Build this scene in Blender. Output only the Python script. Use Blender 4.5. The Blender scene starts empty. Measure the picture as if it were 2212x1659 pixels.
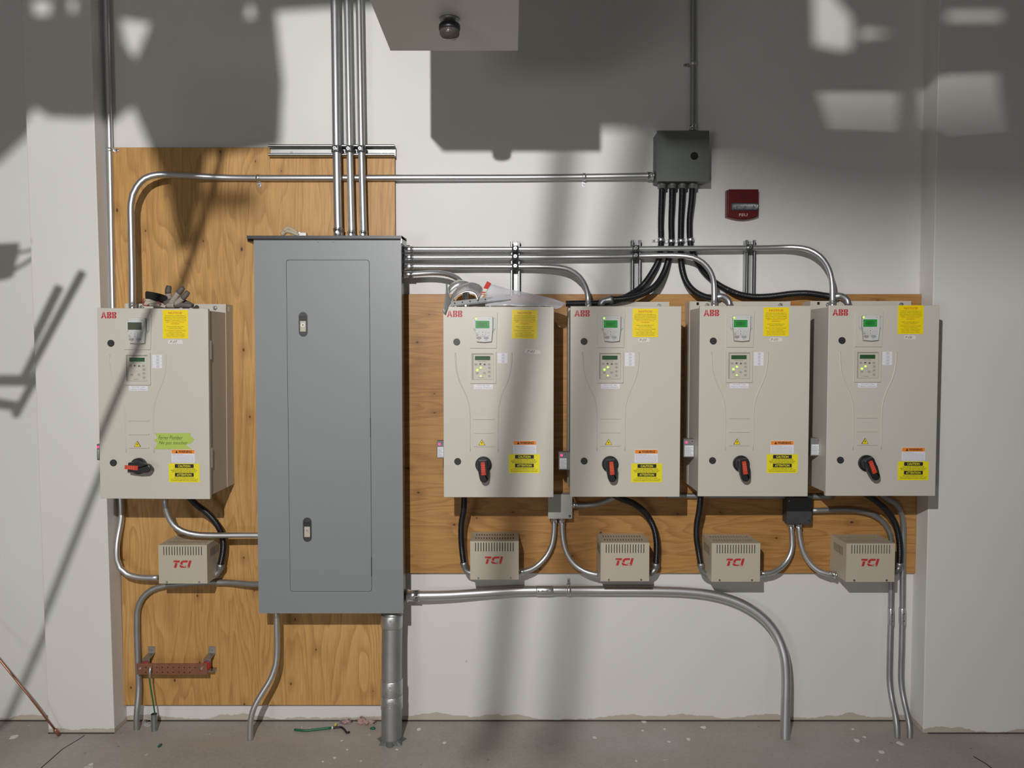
import bpy, math, random
from mathutils import Vector, Matrix, noise
from mathutils.geometry import tessellate_polygon
random.seed(7)
S = bpy.context.scene
COL = S.collection
# ------------------------------------------------------------------ camera
F = 1720.0; PITCH = math.radians(2.5); CH = 1.66
cd = bpy.data.cameras.new('camera'); cam = bpy.data.objects.new('camera', cd); COL.objects.link(cam)
cd.sensor_fit = 'HORIZONTAL'; cd.sensor_width = 36.0; cd.lens = 36.0 * F / 2212.0
cam.location = (0, 0, CH); cam.rotation_euler = (math.radians(90) - PITCH, 0, 0)
S.camera = cam
# ------------------------------------------------------------------ world, lights, exposure
wd = bpy.data.worlds.new('world'); S.world = wd; wd.use_nodes = True
wd.node_tree.nodes['Background'].inputs[0].default_value = (1.0, 0.985, 0.95, 1)
wd.node_tree.nodes['Background'].inputs[1].default_value = 0.075
L = Vector((-0.53, -0.49, 2.78))
ld = bpy.data.lights.new('work_lamp', 'SPOT'); lo = bpy.data.objects.new('work_lamp', ld); COL.objects.link(lo)
lo.location = L; ld.energy = 450; ld.spot_size = math.radians(150); ld.spot_blend = .8; lo.rotation_euler = (math.radians(88), 0, math.radians(8)); ld.shadow_soft_size = 0.022; ld.color = (1.0, 0.975, 0.95)
def area(name, loc, rot, sx, sy, e, c):
    a = bpy.data.lights.new(name, 'AREA'); a.shape = 'RECTANGLE'; a.size = sx; a.size_y = sy; a.energy = e; a.color = c
    o = bpy.data.objects.new(name, a); COL.objects.link(o); o.location = loc; o.rotation_euler = rot; return o
area('fill_light', (2.5, -4.6, 1.0), (math.radians(98), 0, math.radians(20)), 1.6, 1.0, 9, (1.0, 0.98, 0.94))  # added soft fill from low behind the camera, lifts the shadows
area('fill_light', (-3.0, -4.2, .9), (math.radians(100), 0, math.radians(-28)), 1.6, 1.0, 46, (1.0, 0.98, 0.94))  # second added fill, stronger, for the shadows on the left
S.view_settings.view_transform = 'Standard'; S.view_settings.look = 'None'
S.view_settings.exposure = 0.0; S.view_settings.gamma = 1.0; S.view_settings.use_curve_mapping = False
# ------------------------------------------------------------------ helpers
PW = 3.49; PLY = 3.47; PIL = 3.375
def W(u, v, D):
    a = (u - 1106) / F; w = -(v - 829.5) / F
    y = math.cos(PITCH) + w * math.sin(PITCH); z = -math.sin(PITCH) + w * math.cos(PITCH)
    t = D / y
    return Vector((a * t, D, CH + z * t))
def lin(c): return tuple(((x / 255) / 12.92 if x / 255 <= .04045 else ((x / 255 + .055) / 1.055) ** 2.4) for x in c)
def mat(name, col, rough=.5, metal=0.0, noise_amt=0.0, nscale=30, bump=0.0, emit=None, es=0, alpha=1, coat=0, trans=0):
    m = bpy.data.materials.new(name); m.use_nodes = True; nt = m.node_tree; b = nt.nodes['Principled BSDF']
    b.inputs['Base Color'].default_value = (*col, 1); b.inputs['Roughness'].default_value = rough; b.inputs['Metallic'].default_value = metal
    b.inputs['Alpha'].default_value = alpha; b.inputs['Coat Weight'].default_value = coat; b.inputs['Transmission Weight'].default_value = trans
    if emit: b.inputs['Emission Color'].default_value = (*emit, 1); b.inputs['Emission Strength'].default_value = es
    if noise_amt or bump:
        tc = nt.nodes.new('ShaderNodeTexCoord'); n = nt.nodes.new('ShaderNodeTexNoise'); n.inputs['Scale'].default_value = nscale; n.inputs['Detail'].default_value = 5
        nt.links.new(tc.outputs['Object'], n.inputs['Vector'])
        if noise_amt:
            mx = nt.nodes.new('ShaderNodeMix'); mx.data_type = 'RGBA'
            mx.inputs[6].default_value = (*[c * (1 - noise_amt) for c in col], 1); mx.inputs[7].default_value = (*[min(1, c * (1 + noise_amt)) for c in col], 1)
            nt.links.new(n.outputs['Fac'], mx.inputs[0]); nt.links.new(mx.outputs[2], b.inputs['Base Color'])
        if bump:
            bp = nt.nodes.new('ShaderNodeBump'); bp.inputs['Strength'].default_value = bump; bp.inputs['Distance'].default_value = .002
            nt.links.new(n.outputs['Fac'], bp.inputs['Height']); nt.links.new(bp.outputs['Normal'], b.inputs['Normal'])
    return m
class NT:
    """small node-graph helper for the richer procedural materials"""
    def __init__(s, name):
        s.m = bpy.data.materials.new(name); s.m.use_nodes = True; s.nt = s.m.node_tree; s.b = s.nt.nodes['Principled BSDF']
        s.tc = s.nt.nodes.new('ShaderNodeTexCoord'); s.geo = s.nt.nodes.new('ShaderNodeNewGeometry')
    def link(s, a, b): s.nt.links.new(a, b)
    def mapping(s, scale, loc=(0, 0, 0), rot=(0, 0, 0)):
        n = s.nt.nodes.new('ShaderNodeMapping'); n.inputs['Scale'].default_value = scale; n.inputs['Location'].default_value = loc; n.inputs['Rotation'].default_value = rot
        s.link(s.geo.outputs['Position'], n.inputs['Vector']); return n.outputs[0]
    def noise(s, vec, scale, detail=4, rough=.5, dist=0):
        n = s.nt.nodes.new('ShaderNodeTexNoise'); n.inputs['Scale'].default_value = scale; n.inputs['Detail'].default_value = detail
        n.inputs['Roughness'].default_value = rough; n.inputs['Distortion'].default_value = dist
        s.link(vec, n.inputs['Vector']); return n.outputs['Fac']
    def vor(s, vec, scale, rnd=1.0):
        n = s.nt.nodes.new('ShaderNodeTexVoronoi'); n.inputs['Scale'].default_value = scale; n.inputs['Randomness'].default_value = rnd
        s.link(vec, n.inputs['Vector']); return n.outputs['Distance']
    def ramp(s, fac, stops):
        n = s.nt.nodes.new('ShaderNodeValToRGB'); cr = n.color_ramp
        while len(cr.elements) < len(stops): cr.elements.new(.5)
        for e, (p, c) in zip(cr.elements, stops): e.position = p; e.color = (*c, 1) if len(c) == 3 else c
        s.link(fac, n.inputs[0]); return n.outputs[0]
    def mix(s, fac, a, b, mode='MIX'):
        n = s.nt.nodes.new('ShaderNodeMix'); n.data_type = 'RGBA'; n.blend_type = mode
        for v, i in ((fac, 0), (a, 6), (b, 7)):
            if isinstance(v, (int, float)): n.inputs[i].default_value = v
            elif isinstance(v, tuple): n.inputs[i].default_value = (*v, 1)
            else: s.link(v, n.inputs[i])
        return n.outputs[2]
    def math(s, op, a, b=0.0, c=None):
        n = s.nt.nodes.new('ShaderNodeMath'); n.operation = op
        for i, v in enumerate((a, b) if c is None else (a, b, c)):
            if isinstance(v, (int, float)): n.inputs[i].default_value = v
            else: s.link(v, n.inputs[i])
        return n.outputs[0]
    def sep(s):
        n = s.nt.nodes.new('ShaderNodeSeparateXYZ'); s.link(s.geo.outputs['Position'], n.inputs[0]); return n.outputs
    def bump(s, h, st, d=.002):
        n = s.nt.nodes.new('ShaderNodeBump'); n.inputs['Strength'].default_value = st; n.inputs['Distance'].default_value = d
        s.link(h, n.inputs['Height']); s.link(n.outputs[0], s.b.inputs['Normal'])
    def out(s, col, rough=.5):
        s.link(col, s.b.inputs['Base Color'])
        if isinstance(rough, (int, float)): s.b.inputs['Roughness'].default_value = rough
        else: s.link(rough, s.b.inputs['Roughness'])
        return s.m
# ------------------------------------------------------------------ materials
def m_wall():
    g = NT('painted_drywall'); x, y, z = g.sep()
    big = g.noise(g.mapping((1, 1, 1)), 1.3, 3); fine = g.noise(g.mapping((1, 1, 1)), 60, 3)
    paint = g.ramp(big, [(.3, (.70, .685, .665)), (.7, (.74, .728, .708))])
    sm = g.ramp(g.noise(g.mapping((1, 1, 1.6)), 5.5, 6, .7), [(.66, (0, 0, 0)), (.8, (1, 1, 1))])
    paint = g.mix(g.math('MULTIPLY', sm, .10), paint, (.42, .38, .32))
    specks = g.ramp(g.vor(g.mapping((1, 1, 1)), 3.2), [(.022, (1, 1, 1)), (.035, (0, 0, 0))])
    paint = g.mix(g.math('MULTIPLY', specks, .7), paint, (.22, .20, .18))
    edge = g.math('ADD', g.math('MULTIPLY', g.noise(g.mapping((2.2, 2.2, .1)), 1.6, 7, .62), .11), -.034)
    raw = g.math('LESS_THAN', z, edge)
    col = g.mix(raw, paint, (.50, .445, .37))
    g.bump(fine, .12, .001)
    return g.out(col, .55)
def m_floor():
    g = NT('worn_concrete'); P = g.mapping((1, 1, 1))
    n1 = g.noise(P, 1.7, 8, .62); n2 = g.noise(g.mapping((.5, 2.2, 1)), 4, 7, .65); n3 = g.noise(P, 70, 4, .7)
    c = g.ramp(n1, [(.3, (.31, .28, .25)), (.5, (.40, .365, .33)), (.7, (.45, .435, .415))])
    c = g.mix(g.ramp(n2, [(.45, (0, 0, 0)), (.75, (.6, .6, .6))]), c, (.36, .32, .27))
    c = g.mix(.3, c, g.ramp(n3, [(.3, (.24, .22, .195)), (.7, (.50, .465, .42))]))
    v = g.noise(P, 17, 2, .5, .6)
    sp = g.ramp(v, [(.735, (0, 0, 0)), (.755, (1, 1, 1))])
    c = g.mix(g.math('MULTIPLY', sp, .75), c, (.62, .59, .55))
    pit = g.ramp(g.vor(P, 9), [(.04, (1, 1, 1)), (.07, (0, 0, 0))])
    c = g.mix(g.math('MULTIPLY', pit, .5), c, (.09, .08, .07))
    g.bump(n3, .35, .003)
    return g.out(c, g.ramp(n1, [(.3, (.6, .6, .6)), (.7, (.42, .42, .42))]))
def m_ply(horizontal, base):
    g = NT('plywood_veneer')
    s = (.6, 1, 4.2) if horizontal else (4.2, 1, .6)
    s2 = (2, 1, 40) if horizontal else (40, 1, 2)
    P = g.mapping(s, (3.1, 0, 1.7))
    d = g.noise(P, .9, 3, .5, .4)
    bands = g.math('FRACT', g.math('MULTIPLY', d, 21.0))
    grain = g.ramp(bands, [(0, (.0, .0, .0)), (.12, (1, 1, 1)), (.6, (.75, .75, .75)), (1, (.15, .15, .15))])
    fine = g.noise(g.mapping(s2), 5, 4, .6)
    patch = g.noise(g.mapping((1.6, 1, 1.6)), 1.6, 4)
    a, b, dk = base
    c = g.ramp(patch, [(.3, a), (.7, b)])
    c = g.mix(g.math('MULTIPLY', g.math('SUBTRACT', 1.0, grain), .62), c, dk)
    c = g.mix(.30, c, g.ramp(fine, [(.3, dk), (.7, b)]))
    streak = g.ramp(g.noise(g.mapping((12, 1, 2.2) if not horizontal else (2.2, 1, 12)), 1.5, 5, .7), [(.62, (0, 0, 0)), (.74, (1, 1, 1))])
    c = g.mix(g.math('MULTIPLY', streak, .35), c, dk)
    x_, y_, z_ = g.sep(); cb = g.nt.nodes.new('ShaderNodeCombineXYZ')
    g.link(g.math('MULTIPLY', x_, .62 if horizontal else 1.0), cb.inputs[0]); g.link(g.math('MULTIPLY', z_, 1.0 if horizontal else .55), cb.inputs[1])
    kn = g.vor(cb.outputs[0], 5.6); kn.node.voronoi_dimensions = '2D'
    kn = g.math('ADD', kn, g.math('MULTIPLY', g.noise(g.mapping((1, 1, 1)), 2.3, 2), .06)); kn = g.math('SUBTRACT', kn, .018)
    c = g.mix(g.math('MULTIPLY', g.ramp(kn, [(.05, (1, 1, 1)), (.17, (0, 0, 0))]), .45), c, dk)
    c = g.mix(g.ramp(kn, [(.022, (1, 1, 1)), (.036, (0, 0, 0))]), c, (.055, .025, .01))
    g.bump(fine, .15, .001)
    return g.out(c, .5)
M_CEIL = mat('dark_ceiling', (.10, .10, .10), .8); M_WALL = m_wall(); M_FLOOR = m_floor()
M_PLYL = m_ply(False, ((.53, .285, .082), (.68, .405, .145), (.28, .12, .028)))
M_PLYR = m_ply(True, ((.43, .205, .054), (.54, .29, .088), (.21, .085, .020)))
M_PEDGE = mat('plywood_edge', (.22, .12, .05), .8, noise_amt=.4, nscale=90)
M_BEIGE = mat('beige_powder_coat', (.565, .535, .475), .42, noise_amt=.02, nscale=6, bump=.05)
M_BEIGED = mat('beige_channel_paint', (.50, .46, .40), .5)
M_REACT = mat('tan_powder_coat', (.50, .455, .36), .45, bump=.06, nscale=200)
M_PANEL = mat('grey_enamel', (.225, .245, .255), .42, noise_amt=.03, nscale=3, bump=.08)
M_PANELS = mat('grey_enamel_box_side', (.30, .29, .27), .25, metal=.75)
M_JB = mat('dark_grey_enamel', (.115, .128, .122), .45, noise_amt=.04, nscale=5, bump=.08)
M_JBL = mat('light_grey_cast_box', (.40, .40, .37), .5, noise_amt=.12, nscale=40)
M_JBD = mat('charcoal_cast_box', (.05, .052, .056), .5, noise_amt=.25, nscale=40)
M_EMT = mat('galvanised_tube', (.60, .61, .62), .40, metal=.92, noise_amt=.08, nscale=14, bump=.04)
M_EMTD = mat('dull_galvanised_tube', (.40, .41, .41), .48, metal=.85, noise_amt=.18, nscale=18, bump=.08)
M_ZINC = mat('bright_zinc', (.66, .67, .69), .30, metal=.95, noise_amt=.1, nscale=60)
M_STRUT = mat('strut_galvanised', (.46, .47, .47), .50, metal=.8, noise_amt=.1, nscale=40)
M_CAST = mat('cast_connector', (.36, .37, .38), .45, metal=.9, noise_amt=.2, nscale=90)
M_CLAMP = mat('dark_zinc_clamp', (.20, .205, .21), .35, metal=.9)
M_FLEX = mat('black_flexible_conduit', (.010, .010, .012), .32)
M_BLK = mat('black_plastic', (.012, .012, .014), .38)
M_BLKG = mat('charcoal_plastic', (.035, .035, .038), .4)
M_VOID = mat('dark_void', (.006, .006, .006), .9)
M_RED = mat('red_handle', (.55, .055, .025), .4)
M_LOGO = mat('logo_red', (.46, .018, .03), .5)
M_YEL = mat('yellow_sticker', (.86, .66, .0), .45)
M_YELG = mat('yellow_caution_sticker', (.80, .71, .01), .45)
M_ORG = mat('orange_sticker', (.85, .25, .02), .45)
M_ORT = mat('notice_red_print', (.60, .10, .01), .5)
M_WHT = mat('white_label', (.74, .74, .80), .5)
M_PAP = mat('paper_tape', (.70, .68, .63), .6, noise_amt=.06, nscale=40)
M_INK = mat('black_print', (.015, .015, .018), .6)
M_GREY = mat('grey_print', (.20, .20, .22), .6)
M_GRN = mat('green_masking_tape', (.42, .55, .10), .6, noise_amt=.05, nscale=60)
M_KEY = mat('keypad_body', (.58, .58, .57), .4)
M_KEYD = mat('keypad_key', (.40, .40, .38), .5)
M_KFACE = mat('keypad_membrane', (.54, .51, .43), .45)
M_SCR = mat('lcd_lit', (.02, .16, .03), .3, emit=(.02, .36, .05), es=.28)
M_SCRD = mat('lcd_dim', (.012, .06, .02), .3, emit=(.01, .12, .03), es=.15)
M_SCRO = mat('lcd_off', (.07, .09, .055), .3)
M_LED = mat('green_led', (.3, .9, .1), .3, emit=(.42, 1.0, .06), es=1.6)
M_LEDR = mat('red_led', (.9, .05, .2), .3, emit=(1.0, .03, .16), es=2.2)
M_COP = mat('copper', (.42, .19, .12), .4, metal=.85, noise_amt=.3, nscale=60)
M_COPR = mat('copper_rod', (.42, .20, .13), .4, metal=.9, noise_amt=.2, nscale=30)
M_INS = mat('red_insulator', (.42, .02, .02), .4)
M_BRK = mat('bracket_steel', (.42, .40, .38), .4, metal=.9, noise_amt=.2, nscale=60)
M_WGRN = mat('green_wire', (.008, .13, .055), .4)
M_FIRE = mat('dark_red_plastic', (.115, .006, .007), .35, noise_amt=.05)
M_FTXT = mat('alarm_print', (.62, .45, .42), .5)
M_CLEAR = mat('clear_lens', (.92, .93, .94), .05, trans=.92)
M_DOME = mat('smoked_dome', (.075, .065, .058), .16, metal=.35)
M_GLV = mat('glove_knit_grey', (.36, .31, .27), .85, noise_amt=.12, nscale=150, bump=.5)
M_GLVD = mat('glove_rubber_grey', (.12, .105, .095), .6, bump=.3, nscale=150)
M_GLVC = mat('glove_cuff_black', (.012, .012, .012), .9, bump=.8, nscale=200)
M_GLVW = mat('glove_cuff_cream', (.52, .46, .38), .9, bump=.6, nscale=200)
M_GLVR = mat('glove_trim_red', (.38, .06, .07), .8)
M_BAG = mat('clear_poly_bag', (.72, .72, .78), .18, alpha=.55, coat=.5)
M_SHEET = mat('thin_bright_sheet', (.70, .71, .70), .26, metal=.72, noise_amt=.05, nscale=10)
M_SHEETD = mat('grey_sheet', (.33, .345, .345), .45, metal=.25)
M_RWR = mat('red_wrapper', (.58, .04, .03), .4)
M_SCREW = mat('screw_metal', (.55, .56, .57), .3, metal=1)
M_FLUFF = mat('pink_fluff', (.42, .28, .25), .95, noise_amt=.3, nscale=90)
M_CHIP = mat('plaster_chip', (.72, .70, .66), .8)
M_YWIRE = mat('yellow_cap', (.55, .50, .10), .5)
M_GAP_CRACK = mat('gap_shade_crack', (.05, .04, .035), .9)  # dark colour for the shade in the wall-base gap, and for floor cracks
M_BLOCKER = mat('blocker_grey', (.25, .25, .24), .5, metal=.3)  # only on the added shadow blockers
M_RAG = mat('tan_leather', (.46, .40, .30), .8, bump=.3, nscale=120)
# ------------------------------------------------------------------ mesh builder
class MB:
    def __init__(s): s.v = []; s.f = []; s.m = []; s.sm = []; s.mats = []
    def mi(s, m):
        if m not in s.mats: s.mats.append(m)
        return s.mats.index(m)
    def add(s, vs, fs, m, smooth=False):
        k = len(s.v); s.v += [Vector(a) for a in vs]; i = s.mi(m)
        for f in fs: s.f.append([k + j for j in f]); s.m.append(i); s.sm.append(smooth)
        return s
    def box(s, x0, x1, y0, y1, z0, z1, m, M=None):
        vs = [Vector((x, y, z)) for x in (x0, x1) for y in (y0, y1) for z in (z0, z1)]
        if M is not None: vs = [M @ a for a in vs]
        return s.add(vs, [(0, 1, 3, 2), (4, 6, 7, 5), (0, 4, 5, 1), (2, 3, 7, 6), (0, 2, 6, 4), (1, 5, 7, 3)], m)
    def hexa(s, fr, bk, m):
        """fr, bk: four points each, same winding (tl, tr, br, bl)"""
        return s.add(list(fr) + list(bk), [(3, 2, 1, 0), (4, 5, 6, 7), (0, 1, 5, 4), (1, 2, 6, 5), (2, 3, 7, 6), (3, 0, 4, 7)], m)
    def tube(s, pts, r, m, n=16, caps=True, radii=None):
        pts = [Vector(p) for p in pts]; N = len(pts); up = None; vs = []; fs = []
        for i, p in enumerate(pts):
            t = (pts[min(i + 1, N - 1)] - pts[max(i - 1, 0)]).normalized()
            if up is None: up = t.orthogonal().normalized()
            up = (up - t * up.dot(t)).normalized(); b = t.cross(up)
            rr = radii[i] if radii else r
            for k in range(n):
                a = 2 * math.pi * k / n; vs.append(p + (up * math.cos(a) + b * math.sin(a)) * rr)
        for i in range(N - 1):
            for k in range(n):
                fs.append((i * n + k, i * n + (k + 1) % n, (i + 1) * n + (k + 1) % n, (i + 1) * n + k))
        s.add(vs, fs, m, True)
        if caps:
            k0 = len(s.v) - N * n; i = s.mi(m)
            s.f.append([k0 + k for k in reversed(range(n))]); s.m.append(i); s.sm.append(False)
            s.f.append([k0 + (N - 1) * n + k for k in range(n)]); s.m.append(i); s.sm.append(False)
        return s
    def cyl(s, p0, p1, r, m, n=20, r2=None):
        return s.tube([p0, p1], r, m, n, True, [r, r if r2 is None else r2])
    def poly(s, pts, y0, y1, m, M=None):
        """prism: pts = [(x, z)...] outline in the wall plane, optional list of outlines (holes), y0 front, y1 back"""
        loops = pts if isinstance(pts[0][0], (tuple, list)) else [pts]
        flat = [p for l in loops for p in l]; n = len(flat)
        tris = tessellate_polygon([[Vector((a, b, 0)) for a, b in l] for l in loops])
        vs = [Vector((a, y0, b)) for a, b in flat] + [Vector((a, y1, b)) for a, b in flat]
        if M is not None: vs = [M @ v for v in vs]
        fs = []
        for t in tris:
            a, b, c = [flat[i] for i in t]
            ccw = (b[0] - a[0]) * (c[1] - a[1]) - (b[1] - a[1]) * (c[0] - a[0]) > 0
            t = tuple(t) if ccw else tuple(reversed(t))
            fs.append(t); fs.append(tuple(i + n for i in reversed(t)))
        k = 0
        for l in loops:
            q = len(l)
            for i in range(q):
                j = (i + 1) % q; fs.append((k + i, k + i + n, k + j + n, k + j))
            k += q
        return s.add(vs, fs, m)
    def disc(s, x, z, r, y0, y1, m, n=28, rz=None):
        return s.poly([(x + r * math.cos(2 * math.pi * i / n), z + (rz or r) * math.sin(2 * math.pi * i / n)) for i in range(n)], y0, y1, m)
    def rrect(s, x0, x1, z0, z1, r, y0, y1, m, hole=None):
        o = rr(x0, x1, z0, z1, r)
        return s.poly([o, hole] if hole else o, y0, y1, m)
    def quadsheet(s, grid, th, m, smooth=True):
        """grid[i][j] of points -> sheet with thickness th along +y"""
        R = len(grid); C = len(grid[0]); vs = [Vector(p) for r in grid for p in r]
        n = len(vs); vs += [p + Vector((0, th, 0)) for p in vs]; fs = []
        for i in range(R - 1):
            for j in range(C - 1):
                a, b, c, d = i * C + j, i * C + j + 1, (i + 1) * C + j + 1, (i + 1) * C + j
                fs.append((a, d, c, b)); fs.append((a + n, b + n, c + n, d + n))
        rim = [j for j in range(C)] + [i * C + C - 1 for i in range(1, R)] + [(R - 1) * C + j for j in reversed(range(C - 1))] + [i * C for i in reversed(range(1, R - 1))]
        for i in range(len(rim)):
            a, b = rim[i], rim[(i + 1) % len(rim)]; fs.append((a, b, b + n, a + n))
        return s.add(vs, fs, m, smooth)
    def text(s, txt, cx, cz, w, h, y, m, shear=0.0, bold=0.0, M=None, align='C'):
        vs, fs = text_geo(txt, bold, shear)
        xs = [v[0] for v in vs]; zs = [v[1] for v in vs]; x0, x1, z0, z1 = min(xs), max(xs), min(zs), max(zs)
        sx = w / (x1 - x0); sz = h / (z1 - z0); mx = (x0 + x1) / 2; mz = (z0 + z1) / 2
        out = [Vector((cx + (a - mx) * sx, y, cz + (b - mz) * sz)) for a, b in vs]
        if M is not None: out = [M @ v for v in out]
        return s.add(out, fs, m)
    def mesh(s, name, org=(0, 0, 0)):
        me = bpy.data.meshes.new(name); o = Vector(org)
        me.from_pydata([v - o for v in s.v], [], s.f)
        for m in s.mats: me.materials.append(m)
        me.polygons.foreach_set('material_index', s.m); me.polygons.foreach_set('use_smooth', s.sm); me.update()
        return me
    def build(s, name, parent=None, org=None, bevel=0, label=None, cat=None, group=None, kind=None, seg=2):
        if org is None:
            if parent is not None: org = parent.location.copy()
            else:
                lo_ = [min(v[i] for v in s.v) for i in range(3)]; hi = [max(v[i] for v in s.v) for i in range(3)]
                org = Vector(((lo_[0] + hi[0]) / 2, (lo_[1] + hi[1]) / 2, lo_[2]))
        ob = bpy.data.objects.new(name, s.mesh(name, org)); COL.objects.link(ob)
        if parent is None: ob.location = org
        else: ob.parent = parent
        if bevel: bev(ob, bevel, seg)
        tag(ob, label, cat, group, kind); return ob
def bev(ob, w, seg=2):
    b = ob.modifiers.new('bevel', 'BEVEL'); b.width = w; b.segments = seg; b.limit_method = 'ANGLE'; b.angle_limit = math.radians(40); b.harden_normals = False
def tag(o, label=None, cat=None, group=None, kind=None):
    if label: o['label'] = label
    if cat: o['category'] = cat
    if group: o['group'] = group
    if kind: o['kind'] = kind
    return o
def empty(name, loc, label, cat, group=None):
    o = bpy.data.objects.new(name, None); COL.objects.link(o); o.location = loc; o.empty_display_size = .05
    return tag(o, label, cat, group)
def sub(name, mb, parent, top, bevel=0, label=None):
    """part of a part: geometry in world coordinates, measured from the top thing's origin"""
    o = bpy.data.objects.new(name, mb.mesh(name, top.location)); COL.objects.link(o); o.parent = parent
    if bevel: bev(o, bevel)
    if label: o['label'] = label
    return o
def rr(x0, x1, z0, z1, r, n=5):
    out = []
    for cx, cz, a0 in ((x1 - r, z1 - r, 0), (x0 + r, z1 - r, 90), (x0 + r, z0 + r, 180), (x1 - r, z0 + r, 270)):
        for i in range(n + 1):
            a = math.radians(a0 + 90 * i / n); out.append((cx + r * math.cos(a), cz + r * math.sin(a)))
    return out
_tc = {}
def text_geo(txt, bold, shear):
    k = (txt, bold, shear)
    if k not in _tc:
        c = bpy.data.curves.new('lettering', 'FONT'); c.body = txt; c.size = 1; c.offset = bold; c.shear = shear; c.resolution_u = 2; c.align_x = 'CENTER'
        c.fill_mode = 'FRONT'
        o = bpy.data.objects.new('lettering', c); COL.objects.link(o)
        dg = bpy.context.evaluated_depsgraph_get(); ev = o.evaluated_get(dg); me = ev.to_mesh()
        _tc[k] = ([(v.co.x, v.co.y) for v in me.vertices], [tuple(p.vertices) for p in me.polygons])
        ev.to_mesh_clear(); bpy.data.objects.remove(o); bpy.data.curves.remove(c)
    return _tc[k]
def spline(pts, step=.02):
    """centripetal Catmull-Rom through pts"""
    P = [Vector(p) for p in pts]; P = [P[0] * 2 - P[1]] + P + [P[-1] * 2 - P[-2]]; out = []
    for i in range(1, len(P) - 2):
        p0, p1, p2, p3 = P[i - 1:i + 3]
        t0 = 0; t1 = t0 + (p1 - p0).length ** .5; t2 = t1 + (p2 - p1).length ** .5; t3 = t2 + (p3 - p2).length ** .5
        n = max(1, int((p2 - p1).length / step))
        for k in range(n):
            t = t1 + (t2 - t1) * k / n
            A1 = p0 * ((t1 - t) / (t1 - t0)) + p1 * ((t - t0) / (t1 - t0)); A2 = p1 * ((t2 - t) / (t2 - t1)) + p2 * ((t - t1) / (t2 - t1)); A3 = p2 * ((t3 - t) / (t3 - t2)) + p3 * ((t - t2) / (t3 - t2))
            B1 = A1 * ((t2 - t) / (t2 - t0)) + A2 * ((t - t0) / (t2 - t0)); B2 = A2 * ((t3 - t) / (t3 - t1)) + A3 * ((t - t1) / (t3 - t1))
            out.append(B1 * ((t2 - t) / (t2 - t1)) + B2 * ((t - t1) / (t2 - t1)))
    out.append(P[-2]); return out
def px(pts): return [W(*p) for p in pts]
def resample(path, d):
    out = [path[0]]; acc = 0
    for a, b in zip(path, path[1:]):
        l = (b - a).length; pos = d - acc
        while pos <= l: out.append(a.lerp(b, pos / l)); pos += d
        acc = (acc + l) % d if l else acc
    return out
# fittings -------------------------------------------------------------
def connector(parent, a, b, r, m=None, name='connector'):
    """set-screw connector sleeve from a towards b"""
    m = m or M_ZINC; a, b = Vector(a), Vector(b); mb = MB(); d = (b - a); n = d.normalized(); Lg = d.length
    mb.tube([a, a + n * Lg * .16, a + n * Lg * .17, b - n * Lg * .12, b - n * Lg * .11, b], r, m, 20, True, [r * 1.38, r * 1.38, r * 1.17, r * 1.17, r * 1.24, r * 1.24])
    s = a + n * Lg * .6 + Vector((0, -r * 1.1, 0)); mb.cyl(s, s + Vector((0, -r * .35, 0)), r * .33, M_SCREW, 10)
    return mb.build(name, parent)
def strap(parent, c, d, r, tab, m=None, y_wall=None, name='strap'):
    """one-hole strap: ring round the tube at c, flat ear in direction tab fixed to the wall by a screw"""
    m = m or M_ZINC; c = Vector(c); d = Vector(d).normalized(); tab = Vector(tab).normalized(); mb = MB(); w = .008
    mb.tube([c - d * w, c - d * w * .5, c + d * w * .5, c + d * w], r, m, 20, True, [r + .001, r + .0028, r + .0028, r + .001])
    yb = c.y + r if y_wall is None else y_wall
    e0 = c + tab * r * .7; e1 = c + tab * (r + .024)
    p = [Vector((q.x, yb - .003, q.z)) for q in (e0 - d * w, e0 + d * w, e1 + d * w * .7, e1 - d * w * .7)]
    mb.hexa(p, [q + Vector((0, .0025, 0)) for q in p], m)
    s = c + tab * (r + .015); s.y = yb - .003; mb.cyl(s, s + Vector((0, -.004, 0)), .0055, M_SCREW, 10); mb.cyl(s + Vector((0, -.004, 0)), s + Vector((0, -.0045, 0)), .0022, M_BLK, 6)
    return mb.build(name, parent)
def clamp(parent, c, d, r, name='clamp'):
    """two-piece strut clamp with a bolt at the front"""
    c = Vector(c); d = Vector(d).normalized(); mb = MB(); w = .0145
    mb.tube([c - d * w, c - d * w * .85, c + d * w * .85, c + d * w], r, M_CLAMP, 20, True, [r + .001, r + .0045, r + .0045, r + .001])
    p = d.cross(Vector((0, 1, 0))).normalized()
    f = c + Vector((0, -r - .003, 0))
    vs = [f + d * a + p * b for a, b in ((-w * .8, r * .55), (w * .8, r * .55), (w * .8, -r * .55), (-w * .8, -r * .55))]
    mb.hexa(vs, [q + Vector((0, r, 0)) for q in vs], M_CLAMP)
    b0 = f + p * r * .2; mb.cyl(b0 + Vector((0, .002, 0)), b0 + Vector((0, -.006, 0)), .007, M_SCREW, 12); mb.cyl(b0 + Vector((0, -.006, 0)), b0 + Vector((0, -.0065, 0)), .003, M_BLK, 8)
    return mb.build(name, parent)
def pipe(pts, r, label, m=None, cat='conduit', name='metal_conduit', group=None, step=.02):
    p = spline(px(pts), step); mb = MB(); mb.tube(p, r, m or M_EMT, 18)
    o = mb.build(name, label=label, cat=cat, group=group); o['_'] = 1; del o['_']
    return o, p
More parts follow.
